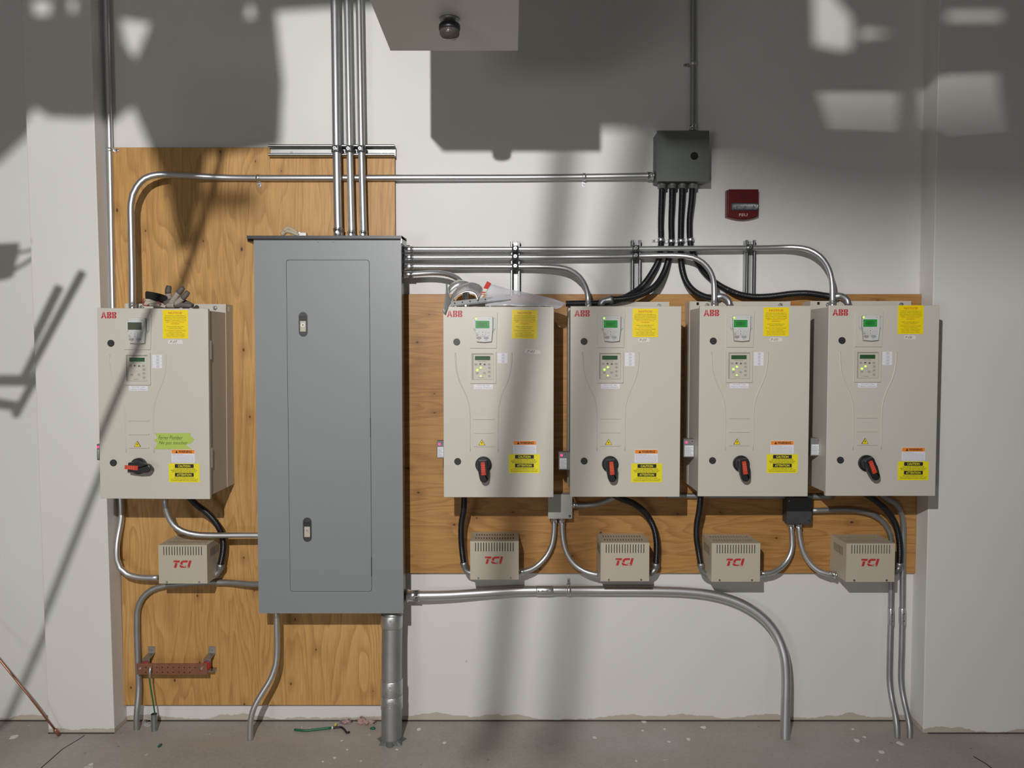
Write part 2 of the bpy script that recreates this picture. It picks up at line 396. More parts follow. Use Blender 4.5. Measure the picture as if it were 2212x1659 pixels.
def flex(pts, r, label, elbow=None, er=None, name='flexible_conduit', group=None, end=None):
    p = resample(spline(px(pts), .01), .0014)
    rad = [r * (1.0 if i % 4 < 2 else .90) for i in range(len(p))]
    mb = MB(); mb.tube(p, r, M_FLEX, 14, True, rad)
    o = mb.build(name, label=label, cat='flexible conduit', group=group)
    if elbow:
        e = spline(px(elbow), .008); mb = MB(); rr_ = er or r
        n = len(e); mb.tube(e, r, M_CAST, 16, True, [rr_ * (1.22 if i < max(2, n * .22) else .92) for i in range(n)])
        mb.build('elbow_connector', o, label='grey cast elbow connector')
    if end is not None: 
        mb = MB(); a, b = Vector(end[0]), Vector(end[1]); mb.tube([a, a.lerp(b, .45), a.lerp(b, .5), b], r, M_CAST, 6, True, [r * 1.5, r * 1.5, r * 1.35, r * 1.35]); mb.build('gland_nut', o)
    return o
# ------------------------------------------------------------------ the setting
mb = MB(); mb.box(-5, 5, -5.5, 3.62, -.06, 0, M_FLOOR); mb.build('floor', kind='structure')
mb = MB(); mb.box(-3.4, 3.4, PW, PW + .12, 0, 4.0, M_WALL); mb.build('wall_back', kind='structure')
def pilaster(name, l, r_):
    # l, r_ : (x at floor, x at ceiling)
    mb = MB()
    fr = [Vector((l[1], PIL, 4.0)), Vector((r_[1], PIL, 4.0)), Vector((r_[0], PIL, 0)), Vector((l[0], PIL, 0))]
    bk = [Vector((p.x, PW + .01, p.z)) for p in fr]
    mb.hexa(fr, bk, M_WALL); return mb.build(name, kind='structure', bevel=.003)
def xat(u0, v0, u1, v1, D):
    a, b = W(u0, v0, D), W(u1, v1, D); s = (b.x - a.x) / (b.z - a.z); return (a.x - a.z * s, a.x + (4.0 - a.z) * s)
LL = xat(50, 100, 104, 1570, PIL); LR = xat(205, 300, 247, 1580, PIL)
pilaster('wall_left', LL, LR)
RR = xat(2029, 60, 1994, 1580, PIL)
pilaster('wall_right', RR, (3.4, 3.4))
mb = MB(); mb.box(-3.4, LL[0], PW - .003, PW, 0, .0045, M_GAP_CRACK); mb.box(LR[0], RR[0], PW - .003, PW, 0, .0045, M_GAP_CRACK)
mb.box(RR[0] + .02, 3.4, PIL - .003, PIL, 0, .004, M_GAP_CRACK); mb.box(LL[0], LR[0], PIL - .003, PIL, 0, .004, M_GAP_CRACK)
mb.build('dark_gap_1', kind='structure')  # dark strips painted in for the shaded gap under the walls
mb = MB(); mb.box(-5, 5, -5.5, 3.62, 4.0, 4.08, M_CEIL); mb.build('ceiling', kind='structure')
# boxed soffit that hangs from the ceiling
SX0, SX1 = -.392, .02
zs = W(1000, 110, 2.61).z
mb = MB(); mb.box(SX0, SX1, 1.90, 2.61, zs, 4.0, M_WALL); mb.build('ceiling_soffit', kind='structure', bevel=.002)
# plywood sheets
def sheet(l, r_, t, b, m, label, ru=None):
    p0 = W(l[0], l[1], PLY); p1 = W(r_[0], r_[1], PLY)
    zt = W(700, t, PLY).z; zb = W(700, b, PLY).z
    mb = MB(); mb.box(p0.x, p1.x, PLY, PW - .001, zb, zt, m)
    for x0, x1, z0, z1 in ((p0.x, p1.x, zb - .0012, zb), (p0.x, p1.x, zt, zt + .0012), (p0.x - .0012, p0.x, zb, zt), (p1.x, p1.x + .0012, zb, zt)):
        mb.box(x0, x1, PLY + .001, PW - .0012, z0, z1, M_PEDGE)
    return mb.build('plywood_sheet', label=label, cat='plywood')
sheet((255, 900), (853, 420), 319, 1523, M_PLYL, 'tall upright plywood sheet behind the grey panelboard, with vertical grain')
sheet((862, 900), (1984, 900), 636, 1238, M_PLYR, 'wide plywood sheet behind the four right-hand drives, with horizontal grain')
# ------------------------------------------------------------------ strut channels
def strut_v(u, v0, v1, label):
    a, b = W(u, v0, 3.47), W(u, v1, 3.47); w = .0205; y0 = 3.449; y1 = PW - .0005; mb = MB(); x = (a.x + b.x) / 2; z1, z0 = a.z, b.z; t = .0026
    for s in (-1, 1):
        xa, xb = sorted((x + s * w, x + s * (w - t))); mb.box(xa, xb, y0, y1, z0, z1, M_STRUT)
        xa, xb = sorted((x + s * w, x + s * (w - .0095))); mb.box(xa, xb, y0, y0 + t, z0, z1, M_STRUT)
        xa, xb = sorted((x + s * (w - .0095), x + s * (w - .0095 + t))); mb.box(xa, xb, y0, y0 + .009, z0, z1, M_STRUT)
    mb.box(x - w, x + w, y1 - t, y1, z0, z1, M_STRUT)
    n = int((z1 - z0) / .05)
    o = mb.build('strut_channel', label=label, cat='strut channel', group='upright strut channels carrying the conduits')
    sb = MB(); sb.cyl((x, y1 - t, z1 - .012), (x, y1 - t - .006, z1 - .012), .007, M_SCREW, 6); sb.build('bolt', o)
    return x
strut_v(1113, 523, 640, 'steel strut channel above the drive with the plastic bag')
strut_v(1372.5, 520, 640, 'middle upright steel strut channel, beside the black flexible conduits')
strut_v(1618, 520, 636, 'steel strut channel to the right of the black flexible conduits')
def strut_h(u0, u1, v0, v1, label):
    D = 3.43; a, b = W(u0, v0, D), W(u1, v1, D); y0 = 3.4285; y1 = PLY - .0005; mb = MB(); t = .0026; x0, x1 = a.x, b.x; z1, z0 = a.z, b.z; cz = (z0 + z1) / 2
    for s in (-1, 1):
        e = z1 if s > 0 else z0
        for da, db, ya, yb in ((0, t, y0, y1), (0, .0095, y0, y0 + t), (.0095 - t, .0095, y0, y0 + .009)):
            za, zb = sorted((e - s * da, e - s * db)); mb.box(x0, x1, ya, yb, za, zb, M_STRUT)
    mb.box(x0, x1, y1 - t, y1, z0, z1, M_STRUT)
    o = mb.build('strut_channel', label=label, cat='strut channel')
    for x in (x0 + .09, x1 - .06, x1 - .03):
        sb = MB(); sb.cyl((x, y1 - t, cz - .003), (x, y1 - t - .005, cz - .003), .006, M_SCREW, 8); sb.build('screw', o)
    return o
strut_h(579, 852, 312, 336, 'level steel strut channel across the top of the tall plywood sheet')
# ------------------------------------------------------------------ panelboard
PD = 3.27
def panelboard():
    TL, TR, BL, BR = W(546, 516, PD), W(864, 516, PD), W(561, 1325, PD), W(874, 1325, PD)
    zt = TL.z; zb = BL.z; cx = (TL.x + TR.x + BL.x + BR.x) / 4; hw = ((TR.x - TL.x) + (BR.x - BL.x)) / 4
    x0, x1 = cx - hw, cx + hw
    r = empty('panelboard', (cx, PD + .1, zb), 'tall grey electrical panelboard with a locked door, between the leftmost drive and the other four', 'electrical panel')
    mb = MB(); mb.box(x0 + .012, x1 - .012, PD + .016, PLY - .002, zb + .006, zt - .004, M_PANELS); mb.build('enclosure', r, bevel=.002)
    ux0, ux1 = W(617, 561, PD).x, W(797, 561, PD).x; uz1 = W(700, 562, PD).z; uz0 = W(700, 1277, PD).z
    ux0 = (W(616, 562, PD).x + W(630, 1277, PD).x) / 2; ux1 = (W(796, 562, PD).x + W(804, 1277, PD).x) / 2
    outer = [(x0, zb), (x1, zb), (x1, zt), (x0, zt)]; g = .0016
    hole = rr(ux0 - g, ux1 + g, uz0 - g, uz1 + g, .012)
    mb = MB(); mb.poly([outer, hole], PD, PD + .004, M_PANEL); mb.box(x0, x1, PD + .004, PD + .016, zb, zb + .012, M_PANEL); mb.box(x0, x1, PD + .004, PD + .016, zt - .01, zt, M_PANEL)
    mb.box(x0, x0 + .01, PD + .004, PD + .018, zb, zt, M_PANEL); mb.box(x1 - .01, x1, PD + .004, PD + .018, zb, zt, M_PANEL)
    mb.box(x0 + .01, x1 - .01, PD + .009, PD + .012, zb + .01, zt - .01, M_VOID)
    for u, v in ((687, 523), (720, 523)): p = W(u, v, PD); mb.disc(p.x, p.z, .0016, PD - .0006, PD, M_BLK, 8)
    mb.build('front_cover', r)
    # door, with cut-outs for the latches
    lat = [(655, 674, 727), (664, 1118, 1170)]; loops = [rr(ux0, ux1, uz0, uz1, .011)]; cs = []
    for u, va, vb in lat:
        z1, z0 = W(u, va, PD).z, W(u, vb, PD).z; x = W(u, (va + vb) / 2, PD).x; w = .0178
        cs.append((x, z0, z1, w))
    mb = MB(); mb.poly(loops, PD - .0005, PD + .004, M_PANEL); d = mb.build('door', r)
    for x, z0, z1, w in cs:
        mb = MB(); mb.rrect(x - w, x + w, z0, z1, w * .98, PD - .003, PD - .0004, M_BLKG, hole=rr(x - w * .74, x + w * .74, z0 + w, z1 - w, .002)); mb.box(x - w * .75, x + w * .75, PD - .0012, PD - .0006, z0 + w * .9, z1 - w * .9, M_BLK)
        l = sub('latch', mb, d, r)
        h = z1 - z0; mb = MB(); mb.box(x - w * .66, x + w * .66, PD - .0045, PD - .001, z0 + h * .2, z0 + h * .63, M_WHTL)
        zc = z0 + h * .47; mb.disc(x, zc, w * .45, PD - .0062, PD - .0045, M_SCREW, 20); mb.disc(x, zc, w * .3, PD - .0066, PD - .0062, M_WHTL, 16); mb.box(x - .001, x + .001, PD - .007, PD - .0066, zc - .004, zc + .004, M_BLK)
        mb.box(x - w * .6, x + w * .6, PD - .004, PD - .001, z0 + h * .7, z0 + h * .73, M_BLKG)
        # deeper parts hang from the latch's door: kept as sub-part of the door
        sub('lock', mb, d, r, label='cream lock slide with round keyhole')
    for v0, v1 in ((597, 640), (902, 945), (1203, 1245)):
        z1, z0 = W(800, v0, PD).z, W(800, v1, PD).z; mb = MB(); mb.box(ux1 - .001, ux1 + .0022, PD - .0012, PD + .002, z0, z1, M_BLK); mb.build('hinge', r)
    # drip hood
    mb = MB(); xa, xb = W(534, 512, 3.255).x, W(868, 512, 3.255).x
    hz = W(700, 509, 3.25).z
    mb.hexa([Vector((xa, 3.248, hz)), Vector((xb, 3.248, hz)), Vector((xb, 3.248, hz - .012)), Vector((xa, 3.248, hz - .012))],
            [Vector((xa, 3.40, hz + .008)), Vector((xb, 3.40, hz + .008)), Vector((xb, 3.40, hz - .004)), Vector((xa, 3.40, hz - .004))], M_HOOD)
    mb.box(xb - .003, xb, 3.25, 3.40, hz - .03, hz, M_PANELS); mb.box(xa, xa + .003, 3.25, 3.40, hz - .024, hz, M_PANELS)
    mb.build('drip_hood', r, label='dark drip hood along the top edge')
    return r, x0, x1, zb, zt, hz
M_WHTL = mat('cream_lock', (.50, .45, .36), .4)
M_HOOD = mat('dark_hood', (.035, .037, .04), .4)
PB, PX0, PX1, PZB, PZT, HZ = panelboard()
# ------------------------------------------------------------------ drives
DF = 3.17; DW, DH = .440, .762
def lx(cx): return ((cx - 62) / 770.0 - .5) * DW
def lz(cy): return (.5 - (cy - 205) / 1345.0) * DH + DH / 2      # from the cabinet's bottom
FY = -.30                                                          # front plane in the cabinet's own frame
_dm = {}
def part(key, root, name, fn, parent=None, bevel=0, label=None):
    if key not in _dm:
        mb = MB(); fn(mb); _dm[key] = mb.mesh(name)
    o = bpy.data.objects.new(name, _dm[key]); COL.objects.link(o); o.parent = parent or root
    if bevel: bev(o, bevel)
    if label: o['label'] = label
    return o
def f_door(mb): mb.box(-DW / 2, DW / 2, FY, FY + .018, 0, DH, M_BEIGE)
def f_encl(mb): mb.box(-DW / 2 + .008, DW / 2 - .008, FY + .020, FY + .215, .010, DH - .006, M_BEIGE); mb.box(-DW / 2 + .016, DW / 2 - .016, FY + .017, FY + .021, .02, DH - .02, M_BLKG)
def f_channel(mb):
    y0, y1 = FY + .215, -.0005; h0, h1 = .012, DH + .030; w = DW / 2 - .006
    mb.box(-w, w, y0, y0 + .003, DH - .03, h1, M_BEIGE); mb.box(-w, w, y0, y0 + .003, h0, .05, M_BEIGED)
    for s in (-1, 1):
        xa, xb = sorted((s * w, s * (w - .003))); mb.box(xa, xb, y0, y1, h0, h1, M_BEIGE)
    mb.poly([(-w + .03, h1 - .016), (-w + .04, h1 - .016), (-w + .04, h1 - .004), (-w + .03, h1 - .004)], y0 - .0006, y0, M_VOID)
    mb.disc(w - .075, h1 - .026, .006, y0 - .0007, y0, M_PEDGE, 14)
    mb.box(w + .0, w + .0006, y0 + .03, y0 + .044, h1 - .030, h1 - .010, M_WHT)
def f_bolt(s):
    def f(mb):
        y0 = FY + .215; p = Vector((s, y0, DH + .014)); mb.cyl(p, p + Vector((0, -.008, 0)), .009, M_SCREW, 6); mb.cyl(p + Vector((0, -.008, 0)), p + Vector((0, -.012, 0)), .005, M_ZINC, 10)
    return f
def f_logo(mb):
    x0, x1, z0, z1 = lx(88), lx(196), lz(277), lz(233); h = z1 - z0; w = (x1 - x0); y = FY - .0006; y1 = FY - .0001
    a = w * .37; g = h * .045
    # letters cut by a fine cross, as on the plate
    def P(q, ox): mb.poly([(ox + px_, z0 + pz) for px_, pz in q], y, y1, M_LOGO)
    s = a * .30; m_ = h * .48
    P([(0, 0), (s, 0), (a * .30, m_ * .42), (a * .5 - g, m_ * .42), (a * .5 - g, m_), (a * .22, m_)], x0); P([(a, 0), (a - s, 0), (a * .70, m_ * .42), (a * .5 + g, m_ * .42), (a * .5 + g, m_), (a * .78, m_)], x0)
    P([(a * .24, m_ + g), (a * .5 - g, m_ + g), (a * .5 - g, h), (a * .36, h)], x0); P([(a * .76, m_ + g), (a * .5 + g, m_ + g), (a * .5 + g, h), (a * .64, h)], x0)
    for ox in (x0 + w * .40, x0 + w * .72):
        b = w * .28; st = b * .36; t = h * .16
        for z_, hh in ((0, m_), (m_ + g, h - m_ - g)):
            P([(0, z_), (st, z_), (st, z_ + hh), (0, z_ + hh)], ox)
            q = [(st + g, z_), (b * .80, z_), (b * .96, z_ + hh * .25), (b, z_ + hh * .5), (b * .95, z_ + hh * .8), (b * .8, z_ + hh), (st + g, z_ + hh), (st + g, z_ + hh - t), (b * .62, z_ + hh - t), (b * .66, z_ + hh * .5), (b * .62, z_ + t), (st + g, z_ + t)]
            P(q, ox)
def f_bezel(mb):
    x0, x1 = lx(248), lx(440); z0, z1 = lz(495), lz(240); n = 8
    top = [(x1 - (x1 - x0) * i / n, z1 + .006 * math.sin(math.pi * i / n) - .004) for i in range(n + 1)]
    mb.poly([(x0, z0), (x1 - .004, z0)] + top, FY - .0045, FY, M_BEIGE)
def f_keypad(mb):
    x0, x1 = lx(288), lx(408); z0, z1 = lz(450), lz(276); y = FY - .0045; xc = (x0 + x1) / 2; hw = (x1 - x0) / 2
    body = lambda k, e: [(xc - hw * .86 * k, z0 - e), (xc, z0 - .003 - e), (xc + hw * .86 * k, z0 - e), (xc + hw * k, (z0 + z1) / 2), (xc + hw * k, z1 + e), (xc, z1 + .0035 + e), (xc - hw * k, z1 + e), (xc - hw * k, (z0 + z1) / 2)]
    mb.poly(body(1.0, 0), y - .010, y, M_KEYD); mb.poly(body(.96, -.0012), y - .013, y - .010, M_KEY)
    # recess outline and finger grips
    for s in (-1, 1):
        g = [(xc + s * hw * 1.02, z1 - .004), (xc + s * hw * 1.32, z1 - .004), (xc + s * hw * 1.30, z1 - .048), (xc + s * hw * 1.02, z1 - .062)]
        if s < 0: g = g[::-1]
        mb.poly(g, y - .0008, y, M_KEYD)
        g = [(xc + s * hw * 1.12, z1 - .007), (xc + s * hw * 1.29, z1 - .007), (xc + s * hw * 1.27, z1 - .045), (xc + s * hw * 1.10, z1 - .052)]
        if s < 0: g = g[::-1]
        mb.poly(g, y - .0035, y, M_KEY)
    mb.text('ABB', lx(384), lz(290), .0075, .0028, y - .0133, M_GREY)
    mb.text('OFF', lx(312), lz(440), .007, .0018, y - .0133, M_INK); mb.text('HAND', lx(362), lz(440), .009, .0018, y - .0133, M_INK)
def f_screen(m):
    def f(mb):
        x0, x1 = lx(288), lx(385); z0, z1 = lz(357), lz(304); y = FY - .0175
        mb.rrect(x0 - .002, x1 + .002, z0 - .002, z1 + .002, .002, y - .0012, y, M_WHT); mb.rrect(x0, x1, z0, z1, .001, y - .0017, y - .0012, m)
        if m is M_SCR:
            mb.box(x0, x1, y - .0019, y - .0017, z1 - .0035, z1 - .003, M_SCRD); mb.box(x0, x1, y - .0019, y - .0017, z0 + .003, z0 + .0036, M_SCRD)
            for i in range(6):
                xx = x0 + (x1 - x0) * (.2 + .11 * i); mb.box(xx, xx + .0022, y - .0019, y - .0017, z0 + .007, z1 - .007, M_SCRD)
            for i in range(3):
                zz = z0 + .008 + i * .0055; mb.box(x0 + .016, x0 + .034, y - .0019, y - .0017, zz, zz + .0012, M_SCRD)
    return f
KEYS = ((300, 380, 12, 9, 'K'), (375, 380, 12, 9, 'K'), (338, 392, 20, 22, 'K'), (300, 402, 8, 8, 'D'), (376, 402, 9, 8, 'K'), (312, 423, 17, 9, 'R'), (362, 423, 17, 9, 'B'))
def f_key(q):
    def f(mb):
        y = FY - .0175; k = DW / 770; cx, cy, rx, rz, m = KEYS[q]; m = {'K': M_KEY, 'D': M_KEYD, 'R': M_KEYR, 'B': M_KEYB}[m]
        mb.disc(lx(cx), lz(cy), rx * k * 1.1, y - .0008, y, M_KEYD, 20, rz * k * 1.1); mb.disc(lx(cx), lz(cy), rx * k, y - .002, y - .0008, m, 20, rz * k)
        if q == 2:
            for cy, s in ((383, 1), (403, -1)):
                x, z = lx(338), lz(cy); p = [(x - .0022, z - .0014 * s), (x + .0022, z - .0014 * s), (x, z + .0018 * s)]
                mb.poly(p if s > 0 else p[::-1], y - .0025, y - .002, M_INK)
            mb.box(lx(320), lx(356), y - .0024, y - .002, lz(393), lz(392), M_KEYD)
    return f
M_KEYR = mat('reddish_key', (.33, .28, .27), .5); M_KEYB = mat('bluish_key', (.32, .34, .37), .5)
def led(px_, py_, y, r):
    def f(mb): mb.disc(lx(px_), lz(py_), r, y - .0012, y, M_LED, 14)
    return f
def f_frame(mb):
    o = rr(lx(246), lx(430), lz(743), lz(517), .003); h = rr(lx(262), lx(412), lz(717), lz(533), .001)
    mb.poly([o, h], FY - .0055, FY, M_BEIGE)
def f_kface(mb):
    y = FY - .0014
    mb.box(lx(262), lx(412), y, FY - .0002, lz(717), lz(533), M_KEYS); mb.box(lx(274), lx(410), y - .0005, y, lz(714), lz(541), M_KFACE)
    mb.text('BYPASS CONTROL', lx(335), lz(588), .034, .0026, y - .0008, M_INK); mb.text('MOTOR RUN', lx(326), lz(703), .022, .0026, y - .0008, M_INK)
    mb.text('Automatic', lx(330), lz(646), .018, .002, y - .0008, M_GREY)
M_KEYS = mat('keypad_recess', (.36, .34, .29), .5)
def f_kscreen(m):
    def f(mb):
        y = FY - .0019; mb.box(lx(283), lx(389), y - .001, y, lz(579), lz(551), m)
        if m is M_SCRD:
            for i in range(14): mb.box(lx(290 + i * 7), lx(293 + i * 7), y - .0012, y - .001, lz(572), lz(560 + (i * 5) % 7), M_SCRO)
    return f
KK = ((290, 608, 'ESC'), (320, 608, -1), (350, 608, 1), (380, 608, 'ENTER'), (383, 633, 'OFF'), (383, 661, 'BYP'), (383, 690, 'DRV'), (298, 670, 'HAND'), (348, 670, 'AUTO'))
def f_kkey(q):
    def f(mb):
        y = FY - .0019; cx, cy, t = KK[q]; x, z = lx(cx), lz(cy)
        mb.rrect(lx(cx - 10), lx(cx + 10), lz(cy + 8), lz(cy - 8), .0015, y - .0012, y, M_KEYD)
        if isinstance(t, int):
            p = [(x - .0036, z - .003 * t), (x + .0036, z - .003 * t), (x, z + .0034 * t)]; mb.poly(p if t > 0 else p[::-1], y - .0016, y - .0012, M_INK)
        else: mb.text(t, x, z, .008, .0022, y - .0014, M_INK)
    return f
def f_lock(cx, cy):
    def f(mb):
        x, z = lx(cx), lz(cy); mb.disc(x, z, .0134, FY - .004, FY, M_BLK, 28); mb.disc(x, z, .0105, FY - .0046, FY - .004, M_BLKG, 24); mb.box(x - .007, x + .007, FY - .0052, FY - .0046, z - .0012, z + .0012, M_BLK)
    return f
def ridge(pts):
    def f(mb):
        p = spline([Vector((lx(a), FY + .0005, lz(b))) for a, b in pts], .02)
        n = len(p); mb.tube(p, .0034, M_BEIGE, 8, True, [.0034 * (1 - .55 * i / n) for i in range(n)])
    return f
def f_bar(cy):
    def f(mb): mb.box(lx(272), lx(413), FY - .0034, FY, lz(cy + 4.5), lz(cy - 4.5), M_BEIGE)
    return f
def f_tri(mb):
    x, z, w = lx(330), lz(1162), .0135
    mb.poly([(x - w, z - w * .78), (x + w, z - w * .78), (x, z + w)], FY - .0028, FY - .0002, M_INK)
    k = .84; mb.poly([(x - w * k, z - w * .68), (x + w * k, z - w * .68), (x, z + w * .82)], FY - .0031, FY - .0028, M_YEL)
    mb.poly([(x + .001, z + .0058), (x - .003, z - .001), (x - .0005, z - .001), (x - .001, z - .007), (x + .003, z + .0008), (x + .0005, z + .0008)], FY - .0034, FY - .0031, M_INK)
def f_rule(rows, w=1.0):
    return None
def hinge(cy0, cy1):
    def f(mb): mb.box(DW / 2 - .009, DW / 2 - .0003, FY + .018, FY + .034, lz(cy1), lz(cy0), M_WHT)
    return f
NOT1 = ["If ACH550 Drive E-Clipse Macro or", "parameter values associated with", "Drive Groups 10, 15, 20 and 98 are", "changed or Drive Inputs are used"]
NOT2 = ["Motor Operation Will Be", "DISABLED!"]
NOT3 = ["Refer to E-Clipse Manual for", "recovery instructions"]
NOT4 = ["To start motor & operate in HAND", "prior to commissioning:", "Select HAND on Bypass Keypad", "Select HAND on Drive Keypad", "Use Up or Down keys to set speed"]
SW_, SH_ = .1013, .1135
def f_notice(mb):      # centred on 0,0 of its own frame
    mb.rrect(-SW_ / 2, SW_ / 2, -SH_ / 2, SH_ / 2, .002, -.0007, -.0001, M_YEL); y = -.0009; h = SH_; w = SW_
    mb.text('NOTICE!', 0, h * .395, w * .55, h * .075, y, M_ORT, bold=.015)
    z = .29
    for i, t in enumerate(NOT1): mb.text(t, 0, h * (.295 - i * .056), w * (.84 if i else .8), h * .030, y, M_INK, bold=.02)
    for i, t in enumerate(NOT2): mb.text(t, 0, h * (.072 - i * .055), w * (.70 if i == 0 else .34), h * .034, y, M_ORT, bold=.02)
    for i, t in enumerate(NOT3): mb.text(t, 0, h * (-.088 - i * .052), w * (.68 - .16 * i), h * .030, y, M_INK, bold=.02)
    mb.box(-w * .42, w * .42, y, -.0007, -h * .195, -h * .190, M_ORT)
    for i, t in enumerate(NOT4): mb.text(t, 0, h * (-.232 - i * .052), w * (.8, .52, .74, .70, .72)[i], h * .029, y, M_INK, bold=.01)
WW_, WH_ = .0925, .0535
def f_warning(mb):
    mb.rrect(-WW_ / 2, WW_ / 2, -WH_ / 2, WH_ / 2, .001, -.0007, -.0001, M_WHT); y = -.0009
    mb.box(-WW_ / 2 + .001, WW_ / 2 - .001, y, -.0006, WH_ * .18, WH_ * .47, M_ORG)
    mb.text('WARNING', WW_ * .09, WH_ * .325, WW_ * .58, WH_ * .19, y - .0002, M_INK, bold=.03)
    x = -WW_ * .28; z = WH_ * .32; mb.poly([(x - .0052, z - .005), (x + .0052, z - .005), (x, z + .0055)], y - .0003, y, M_INK)
    T = ["Risk of fire or electric shock.", "For continued protection against risk of fire or", "electric shock replace only with fuses of the same", "type and ratings. Disconnect all sources of supply", "before servicing. Wait five minutes after power", "is removed for the bus capacitors to discharge.", "Read the manual before opening the cover."]
    for i, t in enumerate(T): mb.text(t, -WW_ * (.22 if i == 0 else .0), WH_ * (.105 - i * .088), WW_ * (.46 if i == 0 else .9), WH_ * .058, y, M_GREY)
CW_, CH_ = .1235, .0755
def f_caution(mb):
    mb.rrect(-CW_ / 2, CW_ / 2, -CH_ / 2, CH_ / 2, .001, -.0007, -.0001, M_YELG); y = -.0009; w, h = CW_, CH_
    for zc, t in ((.365, 'CAUTION'), (-.10, 'ATTENTION')):
        mb.box(-w * .30, w * .31, y, -.0006, h * (zc - .10), h * (zc + .10), M_INK); mb.text(t, 0, h * zc, w * (.40 if t[0] == 'C' else .47), h * .125, y - .0003, M_YELG, bold=.03)
    for i, t in enumerate(["VOLTAGE MAY BE PRESENT FROM", "MORE THAN ONE SOURCE AND SHOULD", "BE DISCONNECTED FOR SERVICING."]): mb.text(t, 0, h * (.205 - i * .075), w * (.70, .84, .78)[i], h * .046, y, M_INK, bold=.02)
    for i, t in enumerate(["PEUT ETRE SOUS TENSION DE PLUS D'UNE", "SOURCE D'ALIMENTATION ELECTRIQUE. COUPER TOUTES", "LES SOURCES D'ALIMENTATION AVANT LE DEPANNAGE."]): mb.text(t, 0, h * (-.265 - i * .072), w * (.66, .88, .86)[i], h * .040, y, M_INK, bold=.02)
def placed(root, key, name, fn, x, z, y=FY, rot=0, label=None):
    o = part(key, root, name, fn, label=label); o.location = (x, y, z); o.rotation_euler = (0, rot, 0); return o
def drive(i, c, roll, label, notice, warn, caut, ptag, ptxt, hp, lever, lit, mod):
    C = W(c[0], c[1], DF); base = Vector((C.x, PLY, C.z - DH / 2))
    r = empty('motor_drive', base, label, 'motor drive', 'wall-mounted motor drives'); r.rotation_euler = (0, roll, 0)
    part('encl', r, 'enclosure', f_encl, bevel=.002); part('chan', r, 'mounting_channel', f_channel); [part('bolt%d' % q, r, 'mounting_bolt', f_bolt(sx)) for q, sx in enumerate((-.14, .17))]
    d = part('door', r, 'door', f_door, bevel=.0018)
    part('logo', r, 'logo', f_logo, d, label='red brand lettering'); part('bezel', r, 'keypad_bezel', f_bezel, d, bevel=.001)
    k = part('keypad', r, 'keypad', f_keypad, label='upper operator keypad')
    part('scr%d' % lit, r, 'screen', f_screen(M_SCR if lit else M_SCRO), k, label='green lit display' if lit else 'dark display'); [part('key%d' % q, r, 'button', f_key(q), k) for q in range(7)]
    if lit: part('led1', r, 'indicator_light', led(291, 290, FY - .0175, .0036), k)
    k = part('kface', r, 'bypass_keypad', f_kface, label='lower bypass keypad')
    part('frame', r, 'keypad_frame', f_frame, k); part('kscr%d' % lit, r, 'screen', f_kscreen(M_SCRD), k); [part('kk%d' % q, r, 'button', f_kkey(q), k) for q in range(9)]
    if lit:
        for q, (a, b, rr_) in enumerate(((323, 632, .0036), (299, 649, .0042)) + (((323, 691, .0028),) if i != 5 else ())): part('l%d' % q, r, 'indicator_light', led(a, b, FY - .0019, rr_), k)
    for q, (a, b) in enumerate(((156, 451), (160, 1294))): part('lock%d' % q, r, 'door_lock', f_lock(a, b), d)
    part('rl', r, 'moulded_ridge', ridge([(146, 527), (148, 590), (153, 650), (172, 722), (200, 785), (222, 830), (240, 890), (247, 960), (248, 1100), (249, 1222)]), d)
    part('rr', r, 'moulded_ridge', ridge([(538, 527), (537, 600), (530, 655), (510, 728), (482, 790), (462, 845), (449, 900), (445, 990), (445, 1100), (445, 1222)]), d)
    [part('bar%d' % cy, r, 'moulded_bar', f_bar(cy), d) for cy in (993, 1090, 1185)]; part('tri', r, 'hazard_triangle', f_tri, label='yellow lightning triangle')
    for q, (a, b) in enumerate(((428, 560), (1190, 1330))): part('hg%d' % q, r, 'hinge', hinge(a, b))
    # stickers, where each one was stuck
    def loc(u, v): p = W(u, v, DF); return p.x - base.x, p.z - base.z
    def loc(u, v):
        p = W(u, v, DF); dx, dz = p.x - base.x, p.z - base.z; c_, s_ = math.cos(roll), math.sin(roll)
        return dx * c_ - dz * s_, dx * s_ + dz * c_
    for key, nm, fn, uv, lb, rt in (('notice', 'notice_sticker', f_notice, notice, 'yellow notice sticker', 0 if i != 2 else .02), ('warning', 'warning_sticker', f_warning, warn, 'orange and white warning sticker', 0), ('caution', 'caution_sticker', f_caution, caut, 'yellow and black caution sticker', 0)):
        x, z = loc(*uv); placed(r, key, nm, fn, x, z, rot=rt, label=lb)
    x, z = loc(ptag[0], ptag[1]); tw = ptag[2] / 543
    def ft(mb):
        n = 9; top = []; bot = []; rnd = random.Random(i)
        for q in range(n): top.append((-tw / 2 + tw * q / (n - 1) + rnd.uniform(-.001, .001), .008 + rnd.uniform(-.0008, .0008) - (.004 if q in (0, n - 1) else 0))); bot.append((-tw / 2 + tw * q / (n - 1), -.008 + rnd.uniform(-.0008, .0008)))
        mb.poly(bot + top[::-1], -.0006, -.0001, M_PAP); mb.text(ptxt, -tw * .12, 0, min(tw * .6, .030), .0095, -.0008, M_INK, shear=.35, bold=-.005)
    placed(r, 'tag%d' % i, 'tape_label', ft, x, z, rot=-.0 if i != 2 else .08, label='handwritten tape label')
    def fh(mb):
        mb.rrect(lx(275), lx(407), lz(783), lz(750), .001, FY - .0007, FY - .0001, M_WHT)
        mb.text(hp[0], lx(341), lz(759), .052, .0052, FY - .0009, M_GREY); mb.text(hp[1], lx(341), lz(774), .066, .0052, FY - .0009, M_GREY)
    part('hp%d' % i, r, 'rating_label', fh, label='small white rating label')
